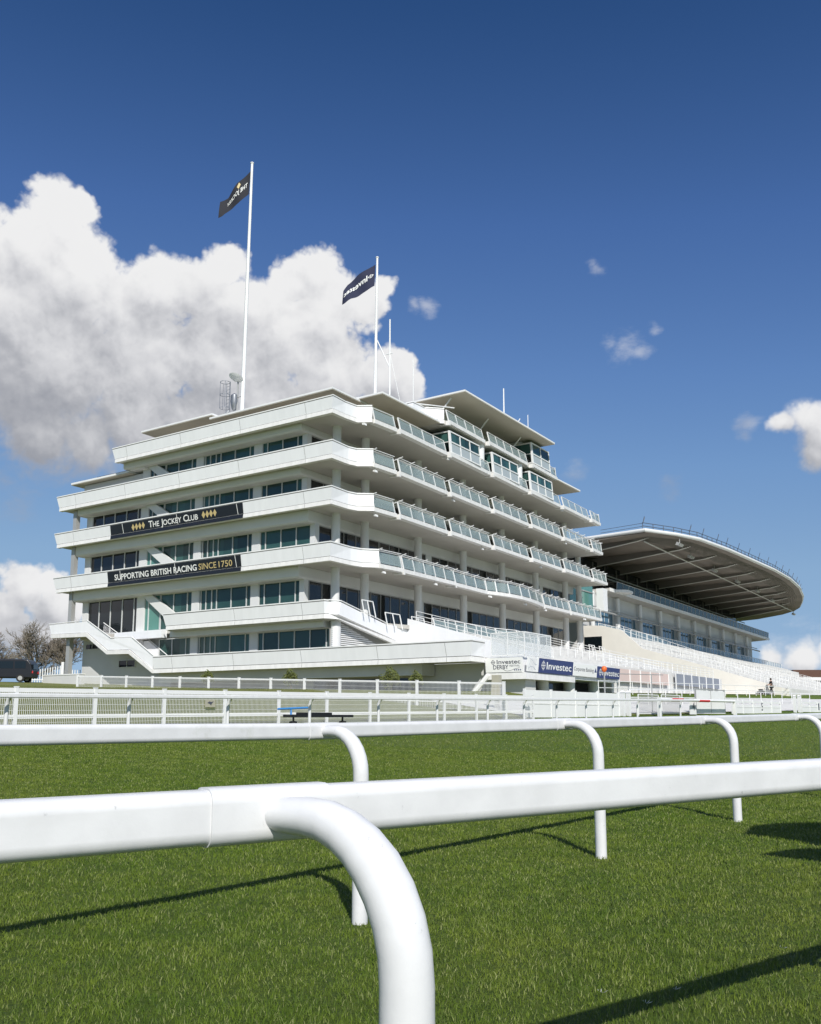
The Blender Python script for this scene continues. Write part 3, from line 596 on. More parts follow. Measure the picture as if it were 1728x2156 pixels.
# plant rooms and roofs
b = B(); b.box(4.5, 20, 5.5, 46, 23.5, 25.9); b.build('upper_wall', M['wall'], ST)
b = B(); b.box(2.2, 13, 16.5, 36, 26.2, 29.0); b.build('upper_wall', M['wall'], ST)
b = B(); b.box(.0, 2.2, 30.6, 35.8, 26.3, 28.95); b.build('upper_wall', M['wall'], ST)
b = B(); b.box(14.3, 21.5, 3.6, 12, 23.5, 25.95); b.build('upper_wall', M['wall'], ST)
def roof(u0, u1, v0, v1, z, th=.2):
    b = B(); b.hexa([(u0 + .02, v0 + .02, z), (u1, v0 + .02, z), (u1, v1, z), (u0 + .02, v1, z), (u0 + .02, v0 + .02, z + .06), (u1, v0 + .02, z + .06), (u1, v1, z + .06), (u0 + .02, v1, z + .06)])
    r = b.build('roof', M['beige'], ST); b = B(); b.box(u0, u1 + .02, v0, v1 + .02, z + .06, z + th); b.build('roof_edge', M['white'], r)
roof(.95, 13.9, 1.05, 16, 25.5); roof(13.98, 22.7, 1.4, 12, 26.0); roof(-1.25, 9, 4.4, 12.8, 25.72); roof(-2.35, 14, 15.2, 33.7, 29.0); roof(-1.05, 7, 36.2, 43.2, 26.15); roof(23.6, 31.6, .95, 20, 22.42, .22)
b = B(); b.box(21.6, 23.5, .95, 5, 22.62, 23.0); b.build('roof_upstand', M['white'], ST)
b = B()
for v in (15.7, 22.5, 29.3): b.tube([(1.8, v, 26.4), (-.6, v + .1, 28.98)], .07); b.tube([(1.2, v - .1, 27.2), (3.5, v, 28.98)], .06)
b.tube([(.3, 11.3, 27.3), (-1.0, 15.6, 27.9)], .06); b.build('roof_strut', M['white'], ST)
# ground-level terrace in front of the track front
prof = [(-.45, 8.22)]
for i in range(10): prof += [(-.45 - 1.12 * (i + 1), 8.22 - .30 * i), (-.45 - 1.12 * (i + 1), 8.22 - .30 * (i + 1))]
base = prof + [(-13.6, 5.22), (-13.6, ZB - .6), (-.45, ZB - .6)]; over = prof + [(-13.6, 5.22), (-13.6, 4.1), (-11.7, 4.1), (-11.7, ZB - .6), (-.45, ZB - .6)]
b = B(); b.prism([(u, 18.2, z) for u, z in base], (0, 32.4, 0)); b.build('terrace', M['concrete'], ST)
b = B(); b.prism([(u, 9.6, z) for u, z in over], (0, 8.6, 0)); b.build('terrace', M['concrete'], ST)
b = B(); b.box(-13.6, -11.6, 2.6, 9.7, 4.74, 5.05); b.build('terrace', M['concrete'], ST)
b = B(); b.prism([(-.2, 9.45, 8.9), (-1.0, 9.45, 8.7), (-11.4, 9.45, 5.75), (-11.4, 9.45, 4.8), (-.2, 9.45, 4.8)], (0, .14, 0)); b.build('terrace_wall', M['panel'], ST)
def stair_rail(pts, h=.95, step=1.6, r=.03, par=ST, n=3, m='white', f=Bf):
    b = MB(f); P = [Vector(p) for p in pts]; up = Vector((0, 0, 1))
    for a, c in zip(P[:-1], P[1:]):
        L = (c - a).length; k = max(1, round(L / step))
        for i in range(k + 1): q = a.lerp(c, i / k); b.tube([q, q + up * h], r, 6)
        for j in range(n): z = h * (j + 1) / n; b.tube([a + up * z, c + up * z], r * .8, 6)
    return b.build('handrail', M[m], par)
stair_rail([(-1.0, 9.5, 8.5), (-11.2, 9.5, 5.75)]); stair_rail([(-3.0, 12.4, 7.5), (-11.3, 12.4, 5.3)]); stair_rail([(-1.0, 33.5, 8.22), (-12.6, 33.5, 5.3)], n=4)
stair_rail([(-12.9, 18.5, 5.25), (-12.9, 50, 5.25)], n=4); stair_rail([(-8.5, 20, 6.1), (-8.5, 50, 6.1)], n=1)
balustrade([(-.5, 13.2), (-.5, 24), (-1.2, 27), (-.6, 31), (-.5, 33)], 8.3, 9.3, False, step=1.8)
for pts in ([(-.3, 3.6), (-.3, 5.0)], [(-.3, 6.6), (-.3, 8.6)], [(-.35, 10.2), (-.35, 12.0)], [(-1.0, 42.0), (-1.0, 43.4)], [(-1.0, 45.0), (-1.0, 46.6)], [(-1.0, 48.0), (-1.0, 49.6)]):
    (u, v0), (_, v1) = pts; z0 = 8.9 if v0 < 4 else 8.25; b = B()
    for v in (v0, (v0 + v1) / 2, v1): b.tube([(u, v, z0 - .3), (u + .1, v - .25, z0 + .85)], .045, 8)
    b.tube([(u + .1, v0 - .25, z0 + .85), (u + .1, v1 - .25, z0 + .85)], .045, 8); b.build('guard_frame', M['white'], ST)
# kiosk corner under the terrace
b = B(); b.plan([(-11.42, 1.7), (-14.3, 1.7), (-14.3, 9.4), (-11.42, 9.4)], 3.58, 4.0); b.plan([(-11.42, 9.4), (-14.2, 9.4), (-14.2, 18), (-11.42, 18)], 3.8, 4.1); b.build('kiosk_fascia', M['kerb'], ST)
b = B(); b.plan([(-11.4, 1.9), (-14.02, 1.9), (-14.02, 17.9), (-11.4, 17.9)], 4.0, 5.0); b.build('kiosk_upstand', M['panel'], ST)
b = B(); b.plan([(-11.0, 2.4), (-13.9, 2.4), (-13.9, 3.9), (-11, 3.9)], ZB - 1, 3.7); b.build('kiosk_wall', M['wall'], ST)
for v in (6.2, 10.6, 15.2): b = B(); b.cyl((-13.3, v, ZB - 1), (-13.3, v, 3.9), .42, 20); b.build('column', M['pillar'], ST, smooth=True)
b = B(); b.tube([(-10.0, 1.2, 1.9), (-11.6, 1.75, 3.9)], .17, 8); b.build('raking_strut', M['white'], ST)
b = B(); b.box(-11.85, -11.75, 4, 18.1, ZB - .6, 3.9); b.build('shop_front', M['gshade'], ST)
# green glazed link at the far end
b = B(); b.box(3.4, 9, 49.6, 57, 13.9, 17.6); b.build('link_wall', M['gteal'], ST)
b = B(); b.box(1.7, 2.6, 56.2, 57.6, 14.2, 17.0); b.build('link_pier', M['white'], ST)
b = B(); b.box(3.2, 9, 49.6, 57, 17.6, 18.0); b.box(3.3, 9, 49.6, 57, 16.5, 16.62); b.box(3.3, 3.4, 52.5, 52.6, 13.9, 17.6); b.build('link_beam', M['steel'], ST)

# ------------------------------------------------------------------ second stand with the bowed roof
SX, SY, _ = bw(8, 100)
T2 = thing('grandstand', 'long low stand with a dark bowed cantilever roof and raked terraces', 'building', (SX, SY, 3.0), RZ)
B2f = lambda u, v, z: (-(u - 8), v - 100, z - 3.0)
def B2(): return MB(B2f)
prof = [(3.6, 11.7), (2.2, 11.7)]
for i in range(4): prof += [(2.2 - .65 * i, 11.5 - .26 * i), (1.55 - .65 * i, 11.5 - .26 * i)]
prof += [(-.6, 10.8), (-.6, 9.6)]
for i in range(18): prof += [(-.6 - 1.02 * (i + 1), 9.6 - .31 * i), (-.6 - 1.02 * (i + 1), 9.6 - .31 * (i + 1))]
prof += [(-19, 2.4), (3.6, 2.4)]
b = B2(); b.prism([(u, 56.3, z) for u, z in prof], (0, 108, 0)); b.build('terrace', M['concrete'], T2)
b = B2(); b.prism([(4.5, 56, 12.45), (2.0, 56, 12.32), (-.4, 56, 11.66), (-2.94, 56, 9.3), (-19.2, 56, 4.15), (-19.2, 56, 2.2), (4.5, 56, 2.2)], (0, .28, 0)); b.build('flank_wall', M['beigewall'], T2)
b = B2(); b.box(2.1, 4.4, 55.95, 55.995, 9.3, 11.0); b.build('doorway', M['gdark'], T2)
b = B2(); b.box(6.0, 20, 57.5, 151, 4, 17.7); b.build('wall', M['wall'], T2)
b = B2(); b.hexa([(4.0, 64, 17.75), (4.0, 158.5, 17.75), (12, 158.5, 17.25), (12, 64, 17.25), (4.0, 64, 18.1), (4.0, 158.5, 18.1), (12, 158.5, 18.1), (12, 64, 18.1)]); b.build('balcony_slab', M['soffit'], T2)
b = B2(); b.box(3.95, 4.1, 64.2, 158.7, 17.7, 18.16); b.plan([(3.9, 66), (2.6, 67.2), (2.6, 69.2), (3.9, 70.2)], 17.8, 18.12); b.build('edge_beam', M['kerb'], T2)
b = B2(); b.box(9.0, 20, 60, 151, 18.1, 23.2); b.build('upper_wall', M['gdark'], T2)
for v in np.arange(61.5, 152, 9.2):
    b = B2(); b.cyl((5.45, v, 11.9), (5.45, v, 17.5), .30, 14); b.build('column', M['pillar'], T2, smooth=True)
    if v < 142:
        b = B2(); b.box(5.9, 6.0, v + .7, v + 8.5, 12.3, 12.42); b.box(5.9, 6.0, v + .7, v + 8.5, 15.2, 15.35)
        for j in range(6): b.box(5.9, 6.0, v + .7 + j * 1.54, v + .78 + j * 1.54, 12.42, 15.2)
        w = b.build('window', M['frame'], T2); b = B2(); b.box(5.94, 5.99, v + .72, v + 8.46, 12.35, 15.3); b.build('pane', M['gsky'], w)
        b = B2(); b.box(8.85, 8.98, v - .1, v + .1, 18.1, 23); b.build('mullion', M['rib'], T2); b = B2(); b.box(8.85, 8.98, v + 4.5, v + 4.6, 18.1, 23); b.build('mullion', M['rib'], T2)
def glass_line(u, v0, v1, z0, z1, step, gm, rm, tilt=0):
    b, g = B2(), B2(); n = max(1, round((v1 - v0) / step)); w_ = (v1 - v0) / n
    for i in range(n + 1):
        v = v0 + i * w_; b.tube([(u, v, z0 - .1), (u - tilt, v, z1)], .04, 6)
        if i < n: g.hexa([(u, v + .08, z0), (u + .03, v + .08, z0), (u + .03, v + w_ - .08, z0), (u, v + w_ - .08, z0), (u - tilt, v + .08, z1), (u - tilt + .03, v + .08, z1), (u - tilt + .03, v + w_ - .08, z1), (u - tilt, v + w_ - .08, z1)])
    b.tube([(u - tilt, v0, z1), (u - tilt, v1, z1)], .045, 6); o = b.build('balustrade', M[rm], T2); g.build('glass_panel', M[gm], o)
glass_line(4.12, 67, 158.4, 18.2, 19.3, 2.3, 'gsea', 'steel', .1); glass_line(2.9, 57, 164, 11.75, 12.75, 2.3, 'gblue', 'white')
b = B2(); b.tube([(6.8, 60, 20.4), (6.8, 151, 20.4)], .12, 8); b.tube([(7.2, 60, 21.0), (7.2, 151, 21.0)], .10, 8); b.tube([(4.9, 58, 15.0), (4.9, 153, 15.0)], .13, 8); b.tube([(5.2, 58, 15.5), (5.2, 152, 15.5)], .08, 8); b.build('shade_rail', M['steel'], T2)
FR = [(-2.5, 60), (-4.9, 65), (-6.5, 69.9), (-7.7, 80), (-8.5, 91.8), (-9.2, 102.8), (-9.3, 113.9), (-8.6, 125.8), (-6.9, 138.6), (-5.0, 148), (-2.9, 156.9), (-.9, 161.9), (2.5, 167), (9.1, 172.4), (20, 175)]
fu = lambda v: float(np.interp(v, [p[1] for p in FR[:12]], [p[0] for p in FR[:12]]))
b = B2(); n = len(FR) + 2; pl = [(24, 63.5)] + FR + [(24, 176)]
zt_ = lambda u: 24.62 + .012 * max(0, u + 3); zu_ = lambda u: 24.30 - .03 * max(0, u + 6)
b.add([(u, v, zu_(u)) for u, v in pl] + [(u, v, zt_(u)) for u, v in pl], [(i, (i + 1) % n, n + (i + 1) % n, n + i) for i in range(n)] + [tuple(range(n)), tuple(range(2 * n - 1, n - 1, -1))]); RF = b.build('roof', M['darkroof'], T2)
b = B2(); b.tube([(u, v, 24.52) for u, v in [(12, 62)] + FR], .24, 10); b.build('roof_lip', M['pillar'], RF, smooth=True)
for v in np.arange(63.4, 160, 9.2):
    u0 = fu(v) + 2.3; b = B2(); prof_ = [(u0, 24.22), (u0 + 1.6, 23.9), (10, 22.55), (10, 23.75)]
    b.prism([(u, v - .09, z) for u, z in prof_], (0, .18, 0)); r_ = b.build('roof_rib', M['rib'], T2)
    b = B2(); b.prism([(u0, v - .17, 24.22), (u0 + 1.6, v - .17, 23.90), (10, v - .17, 22.55), (10, v - .17, 22.47), (u0 + 1.55, v - .17, 23.82), (u0, v - .17, 24.14)], (0, .34, 0)); b.build('flange', M['flange'], r_)
for i in range(9):
    b = B2(); b.tube([(fu(v) + 1.2 + i * .32, v, 24.22 - .03 * i) for v in np.arange(62.5, 158, 4)], .05, 4); b.build('purlin', M['rib'], T2)
b = B2(); b.tube([(-1.5, 62.5, 23.55), (-1.5, 158, 23.55)], .09, 8); b.build('tie_rod', M['flange'], T2)
b = B2()
for i, (a, c) in enumerate(zip(FR[:-2], FR[1:-1])):
    a, c = Vector(a), Vector(c); L = (c - a).length; k = max(1, round(L / 1.6))
    for j in range(k):
        q = a.lerp(c, j / k); b.tube([(q.x + .3, q.y, 24.6), (q.x + .3, q.y, 25.5)], .05, 4)
        if (j + i) % 3 == 0: b.tube([(q.x + .3, q.y, 25.3), (q.x - .1, q.y - .35, 26.2)], .045, 4); b.tube([(q.x + .3, q.y, 25.3), (q.x + .1, q.y + .35, 26.2)], .045, 4)
    for z in (25.1, 25.5): b.tube([(a.x + .3, a.y, z), (c.x + .3, c.y, z)], .045, 4)
for z in (25.1, 25.5): b.tube([(-2.2, 60.3, z), (4, 61.5, z)], .03, 4)
b.build('edge_railing', M['darksteel'], T2)
for (u, v) in ((-5.0, 66), (-3.5, 76), (-3, 90), (-3, 104), (-3, 118), (-2.4, 133), (-1, 160.5)):
    b = B2(); b.tube([(u, v, 24.2), (u, v, 23.5)], .05, 6)
    for j in (-.7, 0, .7): b.hexa([(u - .1, v + j - .22, 23.1), (u - .1, v + j + .22, 23.1), (u + .3, v + j + .22, 23.2), (u + .3, v + j - .22, 23.2), (u - .3, v + j - .22, 23.4), (u - .3, v + j + .22, 23.4), (u + .1, v + j + .22, 23.6), (u + .1, v + j - .22, 23.6)])
    b.tube([(u, v - .8, 23.5), (u, v + .8, 23.5)], .04, 6); b.build('lamp_cluster', M['steel'], T2)
def tz(u): return 9.6 - .31 * max(0, (-.6 - u) / 1.02) if u < -.6 else 11.9
for u in (-.9, -5.2, -10, -15.0):
    for v0 in np.arange(60, 158, 14.0): stair_rail([(u, v0, tz(u)), (u, v0 + 11, tz(u))], 1.0, 2.0, .03, T2, 1, 'white', B2f)
stair_rail([(-2.6, 56.1, 9.25), (-19.2, 56.1, 4.0)], 1.0, 1.3, .035, T2, 2, 'white', B2f); stair_rail([(.6, 57.0, 11.5), (-18.6, 59, 4.2)], 1.0, 1.0, .03, T2, 2, 'white', B2f)
for v in (80, 104, 128, 152): stair_rail([(-.6, v, 9.6), (-18.9, v, 4.1)], 1.0, 1.1, .03, T2, 2, 'white', B2f)

# ------------------------------------------------------------------ banners on the main stand
def panel_fn(zb, zt, u0, dx=1, lift=.02):
    z0, z1 = zb + .36, zt - .12
    return lambda x, y: (u0 - x, -(.14 * (y - z0) / (z1 - z0)) - lift, y)
def banner(name, label, u0, u1, zb, zt, parts):
    c = bw((u0 + u1) / 2, -.1); root = thing(name, label, 'banner', (c[0], c[1], zb), RZ, 'black banners on the balcony fronts')
    f = lambda u, v, z: (-(u - (u0 + u1) / 2), v + .1, z - zb)
    F = panel_fn(zb, zt, u0); z0, z1 = zb + .36, zt - .125; W_ = u0 - u1
    b = MB(f); q = [F(0, z0), F(W_, z0), F(W_, z1), F(0, z1)]; b.prism(q, (0, .014, 0))
    b.prism([(u0, -.075, zb + .01), (u1, -.075, zb + .01), (u1, -.045, zb + .31), (u0, -.045, zb + .31)], (0, .008, 0)); b.build('cloth', M['black'], root)
    b = MB(f)
    for u in (22.7, 16.0, 9.3):
        x = u0 - u; G = panel_fn(zb, zt, u0, lift=.026); b.prism([G(x, z0), G(x + .05, z0), G(x - .10 + .05, z1), G(x - .10, z1)], (0, .004, 0))
    b.build('seam', M['white'], root)
    G = panel_fn(zb, zt, u0, lift=.03)
    for nm, mname, shapes in parts:
        b = MB(f)
        for sh, ux, zz in shapes: put(b, sh, lambda x, y: G(u0 - ux + x, zz + y))
        b.build(nm, M[mname], root, fix=False)
def smallcaps(words, u_start, u_end, z, cap):
    """words set as a large initial and small capitals"""
    pieces = []
    for w in words: pieces += [(w[0], cap), (w[1:], cap * .80), None]
    sh = [None if p is None else text_shape(p[0], None, p[1], 1.0, .012) for p in pieces[:-1]]
    wd = [.34 * cap if q is None else max(v[0] for v in q[0]) + .06 * cap for q in sh]; k = (u_start - u_end) / sum(wd); out = []; u = u_start
    for q, w_, p in zip(sh, wd, pieces):
        if q: out.append((([(x * k, y) for x, y in q[0]], q[1]), u, z))
        u -= w_ * k
    return out
diam = ([(0, .30), (.20, 0), (.40, .30), (.20, .60)], [(0, 1, 2, 3)])
dl = [(diam, 21.6 - .425 * i, 16.80 + .01 * i) for i in range(4)] + [(diam, 13.2 - .42 * i, 16.85 + .005 * i) for i in range(4)]
banner('banner', 'black banner reading THE JOCKEY CLUB between rows of gold diamonds', 24.34, 8.72, *LV[5][:2], [('lettering', 'letter', smallcaps(['THE', 'JOCKEY', 'CLUB'], 19.46, 13.6, 16.87, .52)), *[('diamond', 'gold', [q]) for q in dl]])
banner('banner', 'black banner reading SUPPORTING BRITISH RACING with SINCE 1750 in gold', 24.40, 8.78, *LV[4][:2], [('lettering', 'letter', [(text_shape('SUPPORTING BRITISH RACING', 9.92, .47, 1, .018), 23.5, 12.73)]), ('gold_lettering', 'gold', [(text_shape('SINCE', 1.95, .47, 1, .006), 13.36, 12.74)]), ('gold_lettering', 'gold', [(text_shape('1750', 1.45, .47, 1, .006), 11.15, 12.74)])])

# kiosk signs
def sign(label, kind, u, v, f3, W_, H_, base, parts, name='sign_board', group='sponsor signs round the kiosk'):
    """f3(x, y, d): board coordinates to the stand frame, d metres in front of the board"""
    c = bw(u, v); root = thing(name, label, 'sign', (c[0], c[1], 4.0), RZ, group)
    g = lambda x, y, d: (lambda p: (-(p[0] - u), p[1] - v, p[2] - 4.0))(f3(x, y, d))
    b = MB(g); b.box(0, W_, 0, H_, -.03, .0); b.build('board', M[base], root)
    for nm, mname, shapes in parts:
        b = MB()
        for sh, ox, oy in shapes: put(b, sh, lambda x, y: g(ox + x, oy + y, .008))
        b.build(nm, M[mname], root, fix=False)
fL = lambda x, y, d: (-11.45 - x, 1.66 - d - .10 * y, 4.03 + y)
def stroke(pts, w):
    vs, fs = [], []
    for i, (x, y) in enumerate(pts):
        a, c = pts[max(0, i - 1)], pts[min(len(pts) - 1, i + 1)]; dx, dy = c[0] - a[0], c[1] - a[1]; l = math.hypot(dx, dy) or 1
        vs += [(x - dy / l * w / 2, y + dx / l * w / 2), (x + dy / l * w / 2, y - dx / l * w / 2)]
        if i: k = 2 * i; fs.append((k - 2, k - 1, k + 1, k))
    return vs, fs
sx = 2.6 / 640; dots = [(disc(0, 0, .045, 10), (1165 + 33 * i - 650) * sx, .13) for i in range(4)]
sign('white sign reading Investec DERBY FESTIVAL on the end of the kiosk', 'sign', -12.8, 1.66, fL, 2.68, .92, 'letter', [
    ('lettering', 'ink', [(logo(0, 0, .13), .57, .64), (text_shape('Investec', 1.68, .26, 1, .012), .84, .53), (text_shape('DERBY', 1.10, .26, 1, .012), .56, .20), (text_shape('FESTIVAL', .72, .11), 1.75, .34), (stroke([(1.26, .22), (1.36, .13), (1.55, .07), (1.80, .10), (2.10, .20), (2.45, .26)], .018), 0, 0)]), ('dots', 'navy', dots)])
fR = lambda x, y, d: (-14.36 - d - .10 * y, 1.66 + x, 4.06 + y)
sk = [(stroke([(.25 + .2 * i, .06), (.22 + .22 * i, .3), (.40 + .2 * i, .55), (.5 + .19 * i, .84)], .035), 0, 0) for i in range(5)] + [(stroke([(.2, .2), (.5, .32), (.9, .30), (1.3, .12)], .03), 0, 0), (stroke([(.4, .8), (.75, .7), (1.0, .5), (1.4, .45)], .03), 0, 0)]
sign('white panel with grey sketched strokes wrapped round the kiosk corner', 'sign', -14.3, 2.5, fR, 1.66, .90, 'letter', [('print', 'sketch', sk)])
def fR2(v0): return lambda x, y, d: (-14.37 - d - .10 * y, v0 + x, 4.05 + y)
sign('wide navy sign reading Investec in white beside the sketched panel', 'sign', -14.3, 6.0, fR2(3.38), 5.42, .92, 'navy', [('lettering', 'letter', [(logo(0, 0, .26), .62, .47), (text_shape('Investec', 4.0, .46, 1, .01), 1.12, .25)])])
sign('white sign reading Corporate Banking between the two navy signs', 'sign', -14.3, 11, fR2(8.86), 4.28, .86, 'letter', [('lettering', 'ink', [(text_shape('Corporate Banking', 3.55, .27), .08, .36)]), ('arrow', 'navy', [(([(0, 0), (.42, 0), (.21, .34)], [(0, 1, 2)]), 3.78, .36)])])
sign('navy sign reading Investec at the far end of the kiosk', 'sign', -14.3, 15.5, fR2(13.2), 4.55, .84, 'navy', [('lettering', 'letter', [(logo(0, 0, .23), .58, .42), (text_shape('Investec', 3.4, .42, 1, .01), .98, .22)])])

# clear booth on the kiosk roof
c = bw(-13, 3.7); BO = thing('glass_booth', 'clear-sided white framed booth standing on the kiosk roof', 'booth', (c[0], c[1], 5.05), RZ)
f = lambda u, v, z: (-(u + 13), v - 3.7, z - 5.05)
b = MB(f)
for u in (-11.8, -13.0, -14.19):
    for v in (1.76, 3.74, 5.72):
        if u == -13.0 and v == 3.74: continue
        b.box(u - .024, u + .024, v - .024, v + .024, 5.05, 6.56)
for z in (5.1, 6.56):
    for v in (1.76, 5.72): b.box(-14.22, -11.77, v - .024, v + .024, z - .03, z + .03)
    for u in (-11.8, -14.19): b.box(u - .024, u + .024, 1.76, 5.72, z - .032, z + .032)
b.build('frame', M['white'], BO)
b = MB(f); b.box(-14.17, -11.82, 1.75, 1.765, 5.1, 6.53); b.box(-14.2, -14.185, 1.8, 5.7, 5.1, 6.53); b.box(-14.17, -11.82, 5.71, 5.725, 5.1, 6.53); b.box(-11.81, -11.795, 1.8, 5.7, 5.1, 6.53); b.build('screen', M['gclear'], BO)
b = MB(f); b.box(-14.15, -11.84, 1.8, 5.68, 6.58, 6.60); b.build('roof_sheet', M['gclear'], BO)

# floodlights under the balcony edges
fl = None
for (u, v, z) in ((-.6, 2.9, 23.2), (-.9, 3.9, 19.75), (-.9, 4.0, 16.35), (-.8, 5.2, 12.2), (-1.0, 14.4, 23.2), (-1.0, 15.2, 19.75), (-1.0, 38.6, 19.75), (-1.0, 37.9, 23.2), (-.9, 20.4, 16.35), (-.9, 32.5, 16.35), (-.8, 12.6, 12.2), (-.8, 22, 12.2), (-.9, 28.9, 12.2), (-.4, 34.5, 12.2), (-.3, 45, 12.2)):
    x, y, _ = bw(u, v)
    if fl is None:
        fl = thing('floodlight', 'small white floodlight hung under the edge of a glass-fronted balcony of the tall stand', 'floodlight', (x, y, z), RZ, 'floodlights under the balcony edges')
        b = MB(); b.tube([(0, 0, .15), (0, 0, -.22)], .03, 8); b.build('bracket', M['steel'], fl)
        b = MB(); b.hexa([(-.1, -.24, -.42), (.28, -.24, -.50), (.28, .24, -.50), (-.1, .24, -.42), (-.14, -.2, -.18), (.22, -.26, -.24), (.22, .26, -.24), (-.14, .2, -.18)]); b.build('lamp_housing', M['white'], fl)
    else:
        o = copy_tree(fl); o.location = (x, y, z)
for o in [o for o in COL.objects if o.name.startswith('floodlight')]: o.scale = (.62, .62, .62)

# ------------------------------------------------------------------ roof-top poles, flags, dish, masts
def pole(name, label, cat, x, y, z0, z1, r0, r1, lean=0, group=None):
    r = thing(name, label, cat, (x, y, z0), 0, group); b = MB(); b.tube([(0, 0, -.1), (lean * .5, 0, (z1 - z0) / 2), (lean, 0, z1 - z0)], r0, 14, r1); b.build('pole', M['white'], r, smooth=True)
    b = MB(); b.lathe([(.01, z1 - z0 + .14), (r1 * 1.5, z1 - z0 + .07), (r1 * 1.5, z1 - z0), (r1, z1 - z0 - .03)], (lean, 0), 10); b.build('finial', M['white'], r, smooth=True)
    b = MB(); b.tube([(0, 0, 0), (0, 0, .35)], r0 * 1.6, 14); b.build('base_collar', M['white'], r, smooth=True); return r
pole('flagpole', 'tallest white flagpole, rising beside the satellite dish', 'flagpole', -14.62, 75.6, 25.8, 50.7, .19, .11, .30, 'roof-top flagpoles')
pole('flagpole', 'shorter white flagpole behind the front corner canopy', 'flagpole', -3.0, 73.2, 25.9, 40.3, .15, .09, .14, 'roof-top flagpoles')
def interp(P, t):
    n = len(P); d = np.concatenate([[0], np.cumsum([math.dist(P[i], P[i + 1]) for i in range(n - 1)])]); d = d / d[-1]
    return np.array([np.interp(t, d, [p[0] for p in P]), np.interp(t, d, [p[1] for p in P])])
def flag(label, Y, topc, botc, m, parts, ph):
    x0, z0 = topc[0]; root = thing('flag', label, 'flag', (x0, Y, z0), 0, 'flags on the roof')
    def fn(s_, h, d=0):
        q = interp(topc, s_) * (1 - h) + interp(botc, s_) * h; wv = .16 * s_ ** .5 * sin(9 * s_ + 2.2 * h + ph); zr = .05 * s_ * sin(17 * s_ + ph) * h
        return (q[0] - x0, wv - d, q[1] - z0 + zr)
    b = MB(); n, k = 40, 14
    b.add([fn(i / n, j / k) for i in range(n + 1) for j in range(k + 1)], [(i * (k + 1) + j, (i + 1) * (k + 1) + j, (i + 1) * (k + 1) + j + 1, i * (k + 1) + j + 1) for i in range(n) for j in range(k)])
    b.build('cloth', m, root, smooth=True)
    for nm, mn, shapes in parts:
        b = MB()
        for sh, s0, h0 in shapes: put(b, sh, lambda x, y: fn(min(1, s0 + x), h0 - y, .03))
        b.build(nm, M[mn], root, fix=False)
dm = ([(0, .15), (.06, 0), (.12, .15), (.06, .30)], [(0, 1, 2, 3)])
flag('black flag with white lettering and a gold diamond on the tallest pole', 75.6, [(-14.42, 49.97), (-15.59, 48.75), (-16.4, 47.40), (-17.1, 46.95)], [(-14.55, 47.70), (-15.53, 46.75), (-16.3, 46.15), (-16.8, 45.5), (-17.19, 45.35)], M['flagblk'], [('lettering', 'letter', [(text_shape('THE JOCKEY', .70, .20, 1.05, .01), .08, .60)]), ('diamond', 'gold', [(dm, .30, .36)])], .4)
flag('navy flag with a white Investec logo on the shorter pole', 73.2, [(-3.02, 39.7), (-4.47, 38.75), (-5.40, 37.85), (-5.74, 37.2)], [(-3.09, 37.75), (-3.83, 37.25), (-4.95, 36.55), (-5.57, 36.2), (-5.85, 36.05)], M['flagnavy'], [('lettering', 'letter', [(logo(0, 0, .07), .12, .45), (text_shape('Investec', .74, .26, 1.0, .015), .22, .58)])], 1.7)
x, y, _ = bw(14.5, 4.6); r = thing('satellite_dish', 'white satellite dish strapped to the foot of the tallest flagpole', 'satellite dish', (x, y, 30.0), RZ)
b = MB(lambda a, q, c: (a * .9, (q * .55 - c * .83) * .9, (c * .55 + q * .83) * .9 + .45 - a * .16)); b.add([(q * .82 * cos(k * pi / 12), -.02 - .22 * (1 - q * q), q * .62 * sin(k * pi / 12)) for q in (.05, .4, .75, 1) for k in range(24)], [(i * 24 + k, i * 24 + (k + 1) % 24, (i + 1) * 24 + (k + 1) % 24, (i + 1) * 24 + k) for i in range(3) for k in range(24)] + [tuple(range(24))]); b.build('reflector', M['white'], r, smooth=True)
b = MB(); b.tube([(0, .2, -3.9), (0, .25, .4)], .08, 8); b.tube([(0, -.1, .0), (.1, -.7, .35)], .025, 6); b.tube([(.5, .2, -1.3), (0, .2, -1.3)], .04, 6); b.build('mount', M['steel'], r)
b = MB(); b.lathe([(.01, -.9), (.30, -1.1), (.33, -1.7), (.22, -2.3), (.05, -2.6)], (-.25, .1), 16); b.build('drum_antenna', M['chrome'], r, smooth=True)
x, y, _ = bw(15.2, 4.4); r = thing('roof_ladder', 'grey hooped ladder cage at the roof edge below the dish', 'ladder', (x, y, 26.1), RZ)
b = MB(); [b.tube([(dx, 0, -.1), (dx, 0, 4.0)], .03, 6) for dx in (-.22, .22)]; [b.tube([(-.22, 0, .3 + .3 * i), (.22, 0, .3 + .3 * i)], .018, 5) for i in range(12)]; b.build('ladder', M['chrome'], r)
b = MB()
for z in (1.5, 2.7, 3.85): b.tube([(.42 * sin(a * pi / 8), -.40 + .42 * cos(a * pi / 8), z) for a in range(17)], .026, 5)
for a in (3, 6, 10, 13): b.tube([(.42 * sin(a * pi / 8), -.40 + .42 * cos(a * pi / 8), 1.5), (.42 * sin(a * pi / 8), -.40 + .42 * cos(a * pi / 8), 3.85)], .02, 5)
b.build('cage', M['chrome'], r)
b = MB(); b.box(-2.6, 1.2, .3, .8, .2, .5); b.box(-2.4, -2.2, .3, .8, -.1, .2); b.tube([(-.4, .5, 1.6), (-3.0, .5, .3)], .06, 6); b.box(-1.5, -.5, .2, .9, .5, 1.2); b.build('service_platform', M['white'], r)
